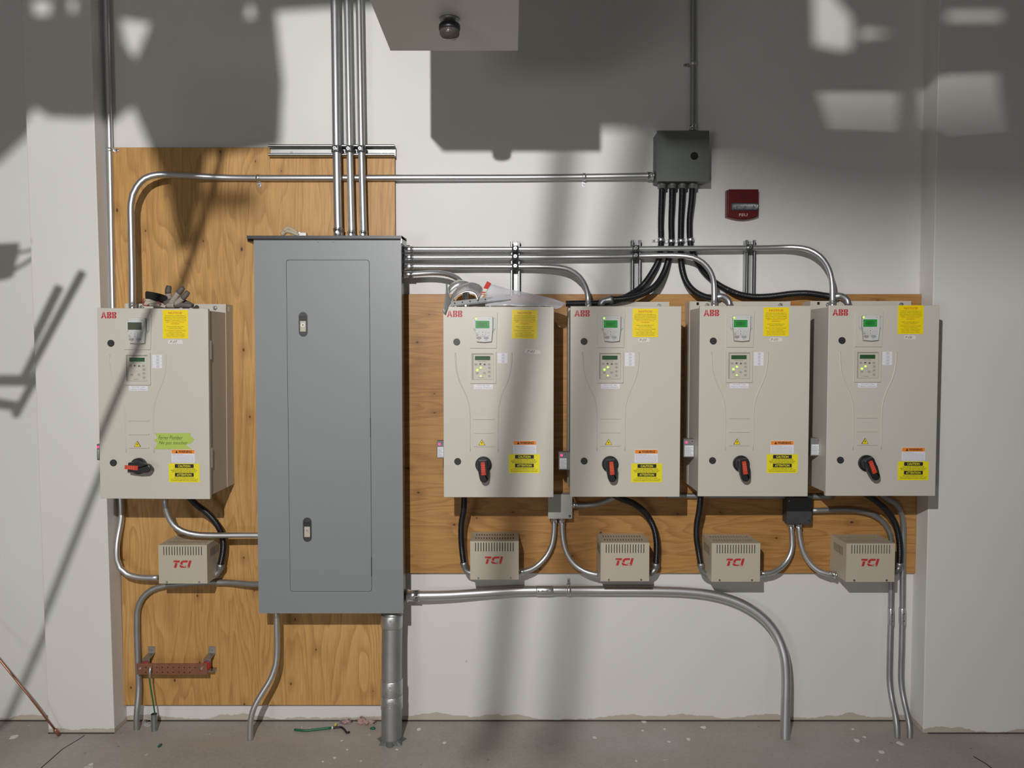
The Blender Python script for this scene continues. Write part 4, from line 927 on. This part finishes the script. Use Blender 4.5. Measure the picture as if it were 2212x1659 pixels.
# ------------------------------------------------------------------ ground bar
def ground_bar():
    D = 3.395; a, b = W(295, 1433.5, D), W(447.5, 1457, D)
    r = empty('ground_bar', ((a.x + b.x) / 2, PLY, b.z), 'copper ground bar on red insulators, low on the tall plywood sheet', 'ground bar')
    mb = MB(); mb.box(a.x, b.x, D, D + .006, b.z, a.z, M_COP)
    for row, n0 in ((.36, 10), (.80, 9)):
        for i in range(n0):
            x = a.x + (b.x - a.x) * (.13 + .078 * i); z = a.z - (a.z - b.z) * row; mb.disc(x, z, .0026, D - .0004, D, M_VOID, 10)
    mb.build('bar', r, bevel=.0006)
    for u in (303.5, 436.5):
        c = W(u, 1445, D); mb = MB(); mb.cyl((c.x, D, c.z + .003), (c.x, D - .005, c.z + .003), .0058, M_ZINC, 6); mb.cyl((c.x, D - .005, c.z + .003), (c.x, D - .010, c.z + .003), .0032, M_ZINC, 10); mb.build('bolt', r)
        mb = MB(); x = c.x + .012; z = c.z + .006; mb.tube([(x, D + .006, z), (x, D + .012, z), (x, D + .022, z), (x, D + .030, z)], .016, M_INS, 24, True, [.0155, .0185, .0185, .0155]); mb.build('insulator', r, label='red round insulator')
        mb = MB(); x0, x1 = x - .0155, x + .0155; zt = W(u, 1396, PLY).z; z1 = W(u, 1411, PLY).z
        mb.box(x0 + .004, x1 + .004, PLY - .0025, PLY - .0005, z1, zt, M_BRK)
        fr = [Vector((x0 + .004, PLY - .0025, z1)), Vector((x1 + .004, PLY - .0025, z1)), Vector((x1 - .001, D + .03, z1 - .010)), Vector((x0 - .001, D + .03, z1 - .010))]
        mb.hexa([p + Vector((0, 0, .0022)) for p in fr][::-1], fr[::-1], M_BRK)
        mb.box(x0 - .001, x1 - .001, D + .029, D + .0312, z - .03, z1 - .008, M_BRK)
        mb.box(x0 + .008, x1 + .008, D + .031, PLY - .0005, z - .033, z - .030, M_BRK); mb.box(x0 + .004, x1 + .008, PLY - .0025, PLY - .0005, z - .048, z - .030, M_BRK)
        mb.cyl((x + .002, PLY - .0025, (zt + z1) / 2), (x + .002, PLY - .007, (zt + z1) / 2), .0062, M_SCREW, 6); mb.build('bracket', r)
    return r
ground_bar()
mb = MB(); p = spline(px([(323, 1462, 3.385), (324, 1475, 3.385), (328, 1500, 3.39), (332, 1525, 3.395), (334.5, 1543, 3.40), (335, 1555, 3.40)]), .01); mb.tube(p, .0033, M_WGRN, 10)
o = mb.build('ground_wire', label='green ground wire dropping from the copper bar into a floor stub', cat='wire')
mb = MB(); a = W(325, 1440, 3.388); b = W(323.5, 1455, 3.386); c = W(323, 1466, 3.385); mb.tube([a, b, b.lerp(c, .3), c], .004, M_ZINC, 10, True, [.0065, .006, .0042, .0042]); mb.build('lug', o)
mb = MB(); e = W(333.5, 1577, 3.40); z1 = W(333, 1542, 3.40).z
mb.tube([(e.x + .001, 3.40, -.004), (e.x, 3.40, .03), (e.x, 3.40, z1)], .0126, M_STUB if 'M_STUB' in globals() else M_CAST, 20, False); mb.tube([(e.x, 3.40, z1), (e.x, 3.40, .02)], .0112, M_VOID, 20, True)
mb.build('conduit_stub', label='short grey conduit stub in the floor with the green wire inside', cat='conduit stub')
mb = MB(); c = Vector((W(317, 1560, 3.43).x, 3.44, .019))
for k in range(4):
    rr_ = .020 - .0015 * k; pts = [c + Vector((rr_ * math.cos(t), .004 * k - .006 + .002 * math.sin(2 * t), .9 * rr_ * math.sin(t))) for t in [2 * math.pi * i / 28 for i in range(29)]]; mb.tube(pts, .0021, M_JBL, 8, False)
mb.build('wire_coil', label='little grey coil of wire beside the floor stub', cat='wire coil')
# ------------------------------------------------------------------ fire alarm strobe
def alarm():
    D = 3.455; a, b = W(1571, 409, D), W(1637.5, 474, D); x0, x1 = a.x, b.x; zt = a.z; zb = b.z; w = x1 - x0; h = zt - zb
    r = empty('fire_alarm', ((x0 + x1) / 2, PW, zb), 'dark red fire alarm strobe on the wall, right of the high junction box', 'fire alarm')
    n = 12; arc = lambda x0, x1, zc, s: [(x0 + (x1 - x0) * i / n, zc - s * math.sin(math.pi * i / n)) for i in range(n + 1)]
    mb = MB(); mb.poly(arc(x0, x1 - .002, zb + .012, .012) + [(x1 - .002, zt - .002), (x0, zt - .002)], D + .008, PW, M_FIRE)
    mb.poly(arc(x0 + .006, x1, zb + .016, .012) + [(x1, zt), (x0 + .006, zt)], D, D + .008, M_FIRE)
    for i in range(8): z = zt - .014 - i * .0045; k = 1 - abs(i - 3.5) / 8; mb.box((x0 + x1) / 2 - .020 * k - .004, (x0 + x1) / 2 + .020 * k + .004, D - .0006, D, z, z + .0014, M_GRIL)
    mb.build('housing', r, bevel=.0012)
    mb = MB(); mb.text('FEU', (x0 + x1) / 2 + .003, zb + h * .15, w * .27, h * .095, D - .0012, M_FTXT, bold=.01); mb.build('lettering', r, label='pale lettering')
    zc = zb + h * .42; lw0, lw1 = x0 + w * .13, x1 - w * .02
    mb = MB(); mb.rrect(lw0, lw1, zc - .0165, zc + .0165, .005, D - .004, D, M_BLKG, hole=rr(lw0 + .003, lw1 - .003, zc - .013, zc + .013, .003)); mb.box(lw0 + .003, lw1 - .003, D - .001, D - .0003, zc - .013, zc + .013, M_ZINC)
    for i in range(9): x = lw0 + .01 + i * .0115; mb.cyl((x, D - .001, zc - .01 + (i % 3) * .008), (x + .003, D - .009, zc - .008 + (i % 3) * .008), .003, M_ZINC, 8)
    mb.build('reflector', r)
    mb = MB(); mb.tube([(lw0 + .004, D - .006, zc), (lw0 + .008, D - .007, zc), (lw1 - .008, D - .007, zc), (lw1 - .004, D - .006, zc)], .013, M_CLEAR, 20, True, [.009, .0125, .0125, .009]); mb.build('lens', r, label='clear ribbed strobe lens')
M_GRIL = mat('alarm_grille', (.06, .003, .003), .6)
alarm()
# ------------------------------------------------------------------ dome under the soffit
def dome():
    D = 2.36; c = W(971, 60, D); ztop = zs; r = empty('dome_light', (c.x, D, ztop - .09), 'small dark smoked dome fixture under the white boxed soffit', 'dome light')
    k = D / F
    def lathe(prof, m): 
        mb = MB(); n = 32; vs = []; fs = []
        for (rad, z) in prof:
            for i in range(n): a = 2 * math.pi * i / n; vs.append(Vector((c.x + rad * math.cos(a), D + rad * math.sin(a), z)))
        for j in range(len(prof) - 1):
            for i in range(n): fs.append((j * n + i, (j + 1) * n + i, (j + 1) * n + (i + 1) % n, j * n + (i + 1) % n))
        mb.add(vs, fs, m, True); return mb
    zr = W(971, 58, D).z; zb = W(971, 85, D).z; R = 22.5 * k
    lathe([(.0, ztop), (.030, ztop), (.028, zr + .018), (.016, zr + .014), (.012, zr + .006), (.0, zr + .004)], M_CAST).build('mount', r, label='round ceiling mount')
    lathe([(0, zr + .008), (R * .9, zr + .008), (R, zr + .004), (R * 1.02, zr - .006), (R * .98, zr - .011), (0, zr - .011)], M_BLK).build('collar', r, label='black collar ring')
    h = (zr - .010) - zb; lathe([(R * .93, zr - .010), (R * .95, zr - .010 - h * .35), (R * .88, zr - .010 - h * .62), (R * .68, zr - .010 - h * .86), (R * .35, zb + h * .02), (0.0001, zb)], M_DOME).build('dome', r)
    mb = MB(); mb.box(c.x - .0012, c.x + .0012, D - R * 1.0, D - R * .93, zb + h * .35, zr - .012, M_CLEAR); mb.build('seam', r)
dome()
# ------------------------------------------------------------------ work gloves on the leftmost drive
def finger(mb, pts, r, m1, m2, split=.5):
    p = spline(pts, .006); n = len(p); k = int(n * split)
    rad = [r * (.92 - .10 * i / n) * math.sqrt(max(.04, 1 - max(0, (i - n * .72) / (n * .28)) ** 2.2)) for i in range(n)]
    mb.tube(p[:k + 1], r, m1, 12, True, rad[:k + 1]); mb.tube(p[k:], r, m2, 12, True, [q * 1.04 for q in rad[k:]])
def gp(u, v, D): return W(u, v, D)
zt1 = B1.z + DH
mb = MB()   # palm lying on the cabinet top
n = 14; cx = W(392, 655, 3.22)
base = [gp(355, 655, 3.22), gp(370, 652, 3.22), gp(385, 652, 3.22), gp(400, 655, 3.22), gp(412, 659, 3.22), gp(417, 661, 3.22)]
mb.tube(spline(base, .006), .012, M_GLVD, 14, True, None) if False else None
p = spline(base, .006); N = len(p); mb.tube(p, .012, M_GLVD, 14, True, [.006 + .010 * math.sin(math.pi * min(1, .15 + .8 * i / N)) for i in range(N)])
finger(mb, [gp(367, 655, 3.24), gp(366, 645, 3.24), gp(363, 633, 3.23), gp(365, 617, 3.23)], .0135, M_GLV, M_GLVD, .55)
finger(mb, [gp(370, 656, 3.215), gp(377, 645, 3.21), gp(386, 633, 3.205), gp(396, 621, 3.20)], .0130, M_GLV, M_GLVD, .62)
finger(mb, [gp(380, 658, 3.20), gp(388, 650, 3.195), gp(397, 642, 3.19), gp(407, 630, 3.19)], .0125, M_GLV, M_GLVD, .5)
finger(mb, [gp(362, 660, 3.21), gp(378, 660, 3.20), (gp(398, 659, 3.195)), gp(415, 661, 3.195)], .0115, M_GLV, M_GLVD, .3)
g = mb.build('work_glove', label='grey rubber-coated work glove with a black cuff, fingers up, on the leftmost drive', cat='glove')
mb = MB(); p = spline([gp(320, 639, 3.25), gp(333, 641, 3.245), gp(350, 645, 3.24), gp(364, 650, 3.235)], .005); N = len(p)
vs = []; fs = []; m_ = 18
for i, q in enumerate(p):
    for k in range(m_):
        a = 2 * math.pi * k / m_; ca, sa = math.cos(a), math.sin(a); pw = lambda t: math.copysign(abs(t) ** .55, t); vs.append(q + Vector((.0006 * math.sin(9 * a), .026 * pw(ca), (.0185 - .002 * i / N) * pw(sa) + .0009 * math.sin(9 * a))))
for i in range(N - 1):
    for k in range(m_): fs.append((i * m_ + k, (i + 1) * m_ + k, (i + 1) * m_ + (k + 1) % m_, i * m_ + (k + 1) % m_))
fs += [tuple(range(m_)), tuple((N - 1) * m_ + k for k in reversed(range(m_)))]
mb.add(vs, fs, M_GLVC, True); mb.build('cuff', g, label='black knitted cuff')
mb = MB(); rnd = random.Random(5)
for lay, (v0, amp) in enumerate(((656.5, 1.5), (652, 2.5), (647.5, 3))):
    top = [gp(310 + 8 * i + lay * 2, v0 + amp * math.sin(i * 1.3 + lay) * .6 + (i * .9), 3.205 + lay * .012) for i in range(7)]
    p = spline(top, .006); N = len(p); mb.tube(p, .008, M_GLVW, 12, True, [.0065 * (1 - .3 * (i / N)) for i in range(N)])
g2 = mb.build('work_glove', label='crumpled cream work glove with red hem lying under the black cuff', cat='glove')
mb = MB()
for a, b, c in (((310, 655), (309, 650), (311, 645)), ((322, 658), (314, 660), (308, 657)), ((340, 651), (346, 655), (345, 660))):
    mb.tube(spline([gp(*a, 3.195), gp(*b, 3.193), gp(*c, 3.197)], .004), .0024, M_GLVR, 8)
mb.build('hem', g2, label='red hem')
# ------------------------------------------------------------------ scrap on the second drive
zt2 = B2.z + DH
# bright curled sheet
mb = MB(); grid = []
c0 = gp(1003, 648, 3.22); Rb = .052
for i in range(3):
    row = []
    for j in range(17):
        t = math.radians(188 - 12.5 * j); k = 1 + .62 * i / 2
        row.append(Vector((c0.x + .012 + Rb * k * 1.05 * math.cos(t) + .004 * i, c0.y - .03 + .05 * (1 - i / 2), c0.z + .004 + Rb * .80 * k * math.sin(t) - .003 * i)))
    grid.append(row)
grid = grid[::-1]
grid = [[W(*q, D) for q in row] for row, D in (
 ([(969, 652), (976, 637), (984, 626), (993, 618), (1003, 613), (1014, 610), (1025, 611), (1034, 614), (1040, 619), (1044, 626)], 3.24),
 ([(975, 655), (983, 643), (991, 637), (999, 633), (1007, 631), (1014, 631), (1021, 633), (1027, 637), (1030, 643), (1031, 650)], 3.19))]
def even(row, n=30):
    p = spline(row, .002); return [p[min(len(p) - 1, int(i * (len(p) - 1) / (n - 1)))] for i in range(n)]
g0, g1 = even(grid[0]), even(grid[1])
mb.quadsheet([[a.lerp(b, t) + Vector((0, .008 * math.sin(math.pi * t), 0)) for a, b in zip(g0, g1)] for t in (0, .2, .4, .6, .8, 1)], .0012, M_SHEET, True)
ring2 = [[W(*q, D) for q in row] for row, D in (([(968, 622), (974, 612), (982, 607), (990, 604), (999, 605), (1010, 608)], 3.27), ([(970, 636), (977, 628), (985, 622), (993, 618), (1003, 613), (1014, 611)], 3.242))]
mb.quadsheet(ring2, .0012, M_SHEET, True)
fa = even([W(963, 611, 3.27), W(963, 630, 3.22), W(960, 652, 3.165), W(956, 673, 3.150)], 12); fb = even([W(966, 613, 3.275), W(969, 634, 3.235), W(974, 652, 3.19), W(961, 678, 3.148)], 12)
mb.quadsheet([[p.lerp(q, t) for p, q in zip(fa, fb)] for t in (0, .33, .66, 1)], .0014, M_SHEETD, True)
mb.build('sheet_metal_scrap', label='curled bright sheet metal scrap hanging over the drive corner', cat='metal scrap')
mb = MB(); a = W(973, 659, 3.19); b = W(1104, 642.5, 3.24)
def strap_pt(t, s): q = a.lerp(b, t); return q + Vector((0, 0, s))
holes = []
p4 = [strap_pt(0, -.003), strap_pt(1, -.004), strap_pt(1, .011), strap_pt(0, .014)]
mb.hexa([p4[3], p4[2], p4[1], p4[0]], [q + Vector((0, .0015, 0)) for q in (p4[3], p4[2], p4[1], p4[0])], M_SHEETD)
q4 = [strap_pt(0, -.003), strap_pt(1, -.004)]; mb.hexa([q4[0], q4[1], q4[1] + Vector((0, -.022, -.006)), q4[0] + Vector((0, -.022, -.003))], [x + Vector((0, 0, -.0015)) for x in (q4[0], q4[1], q4[1] + Vector((0, -.022, -.006)), q4[0] + Vector((0, -.022, -.003)))], M_SHEETD)
for i in range(8): q = strap_pt(.07 + .125 * i, .005); mb.cyl(q + Vector((0, -.0003, 0)), q + Vector((0, -.0008, 0)), .0028, M_VOID if i < 6 else M_WHT, 10)
mb.build('perforated_angle', label='grey perforated steel angle strip lying behind the plastic bag', cat='metal strip')
mb = MB(); a4 = [W(1030, 648, 3.225), W(1040, 645, 3.225), W(1061, 613, 3.25), W(1052, 608, 3.25)]; mb.hexa([a4[3], a4[2], a4[1], a4[0]], [q + Vector((0, .012, 0)) for q in (a4[3], a4[2], a4[1], a4[0])], M_CHIP)
mb.hexa([a4[3], a4[2], a4[2].lerp(a4[1], .38), a4[3].lerp(a4[0], .38)], [q + Vector((0, .010, 0)) for q in (a4[3], a4[2], a4[2].lerp(a4[1], .38), a4[3].lerp(a4[0], .38))], M_RWR) if False else None
for t0, t1 in ((-.02, .36), (.55, .62), (.68, .72)):
    q = [a4[3].lerp(a4[0], t0), a4[2].lerp(a4[1], t0), a4[2].lerp(a4[1], t1), a4[3].lerp(a4[0], t1)]; mb.hexa([p + Vector((0, -.001, 0)) for p in q], [p + Vector((0, .0005, 0)) for p in q], M_RWR)
mb.build('wrapper', label='red and white product wrapper standing beside the curled scrap', cat='wrapper')
mb = MB(); top = [(1050, 617), (1062, 615), (1080, 619), (1100, 625), (1122, 629), (1145, 634), (1165, 638), (1190, 644), (1208, 650), (1224, 655)]; bot = [(1048, 662), (1062, 661), (1080, 661), (1100, 660), (1122, 662), (1145, 661), (1165, 661), (1188, 662), (1200, 668), (1212, 664)]
rows = 9; grid = []
for i in range(rows):
    t = i / (rows - 1); row = []
    for j in range(len(top) * 2 - 1):
        k = j / 2; a_, f_ = int(min(k, len(top) - 1)), k - int(k); b_ = min(a_ + 1, len(top) - 1)
        u0, v0 = top[a_][0] * (1 - f_) + top[b_][0] * f_, top[a_][1] * (1 - f_) + top[b_][1] * f_; u1, v1 = bot[a_][0] * (1 - f_) + bot[b_][0] * f_, bot[a_][1] * (1 - f_) + bot[b_][1] * f_
        q = W(u0 * (1 - t) + u1 * t, v0 * (1 - t) + v1 * t, 3.26 - .055 * t); q += Vector((0, .014 * noise.noise(q * 22) + .006 * noise.noise(q * 70), .0015 * noise.noise(q * 60))); row.append(q)
    grid.append(row)
mb.quadsheet(grid, .0006, M_BAG, True); mb.build('plastic_bag', label='crumpled clear plastic bag draped along the drive top', cat='plastic bag')
# ------------------------------------------------------------------ bits on the panelboard
hz = HZ + .007
mb = MB(); a = W(612, 506, 3.33); a.z = hz + .012; b = W(622, 497, 3.33); c = W(646, 507, 3.33)
p = spline([W(609, 507, 3.34) , W(617, 500, 3.335), W(628, 501, 3.33), W(640, 506, 3.33), W(646, 508, 3.33)], .005); N = len(p)
mb.tube(p, .01, M_RAG, 12, True, [.0095 * (1 - .35 * i / N) for i in range(N)]); mb.tube(spline([W(613, 499, 3.33), W(622, 492.5, 3.33), W(634, 497.5, 3.33), W(643, 504, 3.33)], .005), .007, M_RAG, 12)
mb.build('leather_scrap', label='tan rolled scrap lying on top of the panelboard', cat='scrap')
mb = MB(); a = W(646, 502.5, 3.34); b = W(662, 508, 3.34); mb.box(a.x, b.x, 3.335, 3.36, HZ + .0065, a.z, M_BRK); a = W(645, 501, 3.335); mb.box(a.x - .003, a.x + .009, 3.33, 3.34, HZ + .0065, a.z, M_ZINC)
mb.build('metal_bracket', label='tiny steel bracket on the panelboard beside the tan scrap', cat='bracket', bevel=.001)
# ------------------------------------------------------------------ on the floor
def fl3(u, v, lift=0):
    a = (u - 1106) / F; w = -(v - 829.5) / F; y = math.cos(PITCH) + w * math.sin(PITCH); z = -math.sin(PITCH) + w * math.cos(PITCH); t = -(CH - lift) / z
    return Vector((a * t, y * t, lift))
mb = MB(); mb.tube(spline([fl3(636, 1576, .005), fl3(660, 1578, .005), (fl3(690, 1575, .005)), fl3(715, 1572, .006)], .01), .0052, M_WGRN, 10)
o = mb.build('wire_offcut', label='green and black wire offcut with a yellow cap, on the floor', cat='wire')
mb = MB(); mb.tube(spline([fl3(718, 1572, .006), fl3(737, 1571, .006), fl3(745, 1577, .005), fl3(750, 1583, .004), fl3(755, 1581, .005)], .006), .0046, M_BLK, 10); mb.build('black_tail', o, label='black stripped tail')
mb = MB(); q = fl3(724, 1568, .008); mb.tube([q, q + Vector((.004, 0, .012))], .008, M_YWIRE, 10, True, [.009, .004]); q = fl3(717, 1572, .006); mb.tube([q, q + Vector((.006, 0, 0))], .006, M_WHT, 10); mb.build('wire_cap', o, label='yellow and white wire cap')
mb = MB(); mb.tube([fl3(128, 1588, .004), W(60, 1500, 3.30), W(-60, 1352, 3.35), W(-220, 1160, 3.44)], .0042, M_COPR, 12)
o = mb.build('ground_rod', label='thin copper rod leaning against the wall at lower left', cat='rod'); mb = MB(); q = fl3(128, 1588, .004); w_ = W(60, 1500, 3.30) - q; w_.normalize(); mb.tube([q, q + w_ * .03, q + w_ * .035], .008, M_COPR, 10, True, [.007, .009, .006]); mb.build('tip', o)
def blob(c, sx, sy, sz, m, seed, n=14, rough=.5, mb=None):
    mb = mb or MB(); vs = []; fs = []; rows = 7
    for i in range(rows):
        ph = math.pi * i / (rows - 1)
        for k in range(n):
            a = 2 * math.pi * k / n; d = Vector((math.sin(ph) * math.cos(a), math.sin(ph) * math.sin(a), math.cos(ph))); s = 1 + rough * noise.noise(d * 2.1 + Vector((seed, seed * .7, 0)))
            vs.append(c + Vector((d.x * sx * s, d.y * sy * s, max(d.z * sz * s, -c.z + .0005))))
    for i in range(rows - 1):
        for k in range(n): fs.append((i * n + k, (i + 1) * n + k, (i + 1) * n + (k + 1) % n, i * n + (k + 1) % n))
    mb.add(vs, fs, m, True); return mb
for u, v, s, lb in ((748, 1557, (.022, .010, .010), 'smaller pinkish clump of fluff against the wall base'), (790, 1561, (.036, .016, .014), 'larger pinkish clump of fluff near the thick pipe')):
    c = fl3(u, v, .004); c.y = min(c.y, 3.47); mb = blob(c, *s, M_FLUFF, u, n=26, rough=1.5); mb.build('fluff_clump', label=lb, cat='fluff')
c = fl3(806, 1573, .004); blob(c, .010, .008, .006, M_WGRN, 2.2, rough=1).build('debris', label='dark green crumb of debris left of the thick pipe', cat='debris')
c = fl3(345, 1611, .003); blob(c, .007, .010, .004, M_WGRN, 4.2, rough=1.4).build('debris', label='small green scrap on the floor below the wire stub', cat='debris')
CH_PX = [(652, 1571, 3), (669, 1572, 2), (738, 1600, 5), (723, 1637, 6), (697, 1645, 4), (780, 1644, 4), (857, 1619, 5), (750, 1619, 4), (1284, 1593, 8), (1388, 1578, 5), (1487, 1597, 9), (1436, 1575, 5), (1519, 1571, 9), (1445, 1602, 5), (1850, 1599, 11), (1842, 1575, 6), (1868, 1592, 6), (1945, 1606, 12), (1904, 1624, 10), (1895, 1642, 4), (905, 1575, 8), (30, 1592, 14), (197, 1651, 8), (1391, 1559, 9), (1375, 1644, 5), (960, 1605, 7)]
mb = MB(); rnd = random.Random(11)
for u, v, s in CH_PX:
    c = fl3(u, v, .0008); k = .68 * c.y / F; n = 9; q = []
    for i in range(n):
        a = 2 * math.pi * i / n; r_ = rnd.uniform(.6, 1.1); q.append(Vector((c.x + s * k * r_ * math.cos(a), c.y + s * k * 1.1 * r_ * math.sin(a), .0018)))
    mb.add(q + [Vector((p.x, p.y, 0)) for p in q], [tuple(range(n))] + [(i, i + n, (i + 1) % n + n, (i + 1) % n) for i in range(n)], M_CHIP)
mb.build('plaster_crumbs', label='white plaster crumbs scattered over the concrete floor', cat='plaster crumbs', kind='stuff')
mb = MB(); p = [fl3(183, 1588, .0006), fl3(165, 1600, .0006), fl3(135, 1618, .0006), fl3(110, 1640, .0006), fl3(85, 1662, .0006)]
mb.quadsheet([[q + Vector((-.0018, 0, 0)) for q in p], [q + Vector((.0022, .001, 0)) for q in p]], .001, M_GAP_CRACK, False); p = [fl3(2103, 1634, .0006), fl3(2130, 1650, .0006), fl3(2150, 1665, .0006)]
mb.quadsheet([[q + Vector((-.002, 0, 0)) for q in p], [q + Vector((.002, .002, 0)) for q in p]], .001, M_GAP_CRACK, False)
mb.build('dark_gap_2', kind='structure')  # dark strips for the two floor cracks
# ------------------------------------------------------------------ added blockers outside the frame, shaped so their shadows fall on the wall
def onto(u, v, D, yp):
    P = W(u, v, D); return L + (P - L) * ((yp - L.y) / (P.y - L.y))
def shade(outer, holes, yp, name, label, cat, D=PW, th=.02, m=None):
    loops = []
    for l in [outer] + holes: loops.append([(onto(u, v, D, yp).x, onto(u, v, D, yp).z) for u, v in l])
    mb = MB(); mb.poly(loops, yp - th, yp, m or M_BLOCKER); return mb.build(name, label=label, cat=cat)
shade([(-500, -330), (900, -330), (850, 12), (700, 20), (597, 26), (600, 60), (613, 180), (606, 316), (520, 330), (452, 338), (434, 430), (422, 530), (390, 545), (366, 400), (330, 320), (292, 228), (245, 266), (205, 276), (125, 272), (92, 248), (60, 295), (0, 352), (-500, 620)],
      [[(84, 24), (132, 22), (128, 54), (88, 54)], [(162, 22), (186, 20), (182, 50), (165, 46)], [(262, 42), (330, 52), (296, 134), (270, 92)], [(536, 14), (550, 14), (552, 40), (532, 40)]], 1.12, 'shadow_plate', 'added plate cut to the wall shadow outline, above and left of the frame', 'shadow plate')  # added to cast the upper-left wall shadow, outline and holes follow it
shade([(1180, -330), (2900, -330), (2900, 335), (1560, 335), (1440, 330), (1405, 278), (1262, 278), (1262, 150), (1180, 150)],
      [[(1745, -60), (1790, -20), (1838, 40), (1838, 104), (1800, 108), (1748, 96)], [(1756, 193), (1940, 193), (1938, 272), (1778, 266)], [(1974, 192), (2030, 176), (2155, 172), (2160, 215), (2178, 290), (2040, 300), (1976, 262)], [(2034, 48), (2166, 48), (2166, 64), (2034, 64)], [(1846, 62), (1925, 72), (1846, 84)]], 1.02, 'shadow_plate', 'added pierced plate cut to the wall shadow outline, above and right of the frame', 'shadow plate')  # added to shade the upper right, holes let the light patches through
shade([(1420, 215), (2900, 190), (2900, 540), (2000, 520), (1750, 505), (1600, 460), (1420, 400)], [], -.22, 'lamp_blocker_plate', 'added blocker strip close to the work lamp, dimming the upper right wall', 'shadow plate', th=.004)  # added near the lamp for the soft falloff on the right wall
def cable(pts, yp, r, name, label, cat, D=PW, m=None):
    p = spline([onto(u, v, d if d else D, yp) for u, v, d in pts], .03); mb = MB(); mb.tube(p, r, m or M_BLK, 10); return mb.build(name, label=label, cat=cat)
shade([(428, 402), (500, 412), (558, 405), (555, 455), (430, 450)], [], .5, 'shadow_plate', 'small added plate casting the soft shadow on the tall plywood sheet', 'shadow plate')  # added for the soft dark blob on the plywood
cable([(1250, 60, 0), (1222, 300, 0), (1190, 600, 0), (1150, 850, 0), (1105, 1200, 0), (1062, 1660, 0)], .36, .0110, 'shadow_cable', 'added shadow-casting cable near the work lamp, left one', 'cable')  # added to cast the left soft shadow band
cable([(1400, 60, 0), (1378, 300, 0), (1312, 700, 0), (1250, 1150, 0), (1205, 1660, 0)], .2, .0092, 'shadow_cable', 'added shadow-casting cable near the work lamp, right one', 'cable')  # added to cast the right soft shadow band
q0 = onto(490, 250, PLY, 1.5)
mb = MB(); pp = [onto(u, v, d, 1.5) for u, v, d in ((492, 200, PLY), (480, 325, PLY), (462, 400, PLY), (432, 505, PLY), (388, 625, PLY), (300, 745, DF), (213, 950, DF), (96, 1330, PIL), (22, 1540, PW))]
pp.append(pp[-1] + (pp[-1] - pp[-2]) * ((pp[-1].z) / (pp[-2].z - pp[-1].z)))
mb.tube(pp, .0085, M_BLOCKER, 10); mb.build('shadow_pole', label='thin unseen pole added for the slanting shadow line', cat='pole')  # unseen, added to cast the thin slanting shadow
def bar(mb, a, b, w, yp, D):
    p0, p1 = onto(*a, D, yp), onto(*b, D, yp); mb.tube([p0, p1], w, M_BLOCKER, 8)
mb = MB(); ys = 1.9; k = .60 * PW / F
T = [onto(u, v, PW, ys) for u, v in ((-60, 528), (42, 524), (42, 543), (33, 575), (30, 597), (-60, 612))]; mb.poly([(p.x, p.z) for p in T][::-1], ys - .04, ys, M_BLOCKER)
bar(mb, (30, 548), (78, 538), .0042, ys, PW); bar(mb, (28, 585), (75, 556), .0052, ys, PW)
bar(mb, (178, 588), (20, 882), .0115, ys, PIL); bar(mb, (128, 620), (40, 800), .0125, ys, PIL)
bar(mb, (-60, 822), (80, 822), .0150, ys, PW); bar(mb, (-60, 862), (34, 878), .0140, ys, PW)
q = onto(-40, 520, PW, ys); q2 = onto(-30, 1600, PW, ys); mb.tube([q, Vector((q2.x, ys, q2.z)), Vector((q2.x, ys, 0))], .028, M_BLOCKER, 12)
mb.build('shadow_stand', label='unseen stand shape added for the shadows at the left edge', cat='stand')  # unseen, added and shaped from the shadows at the left edge
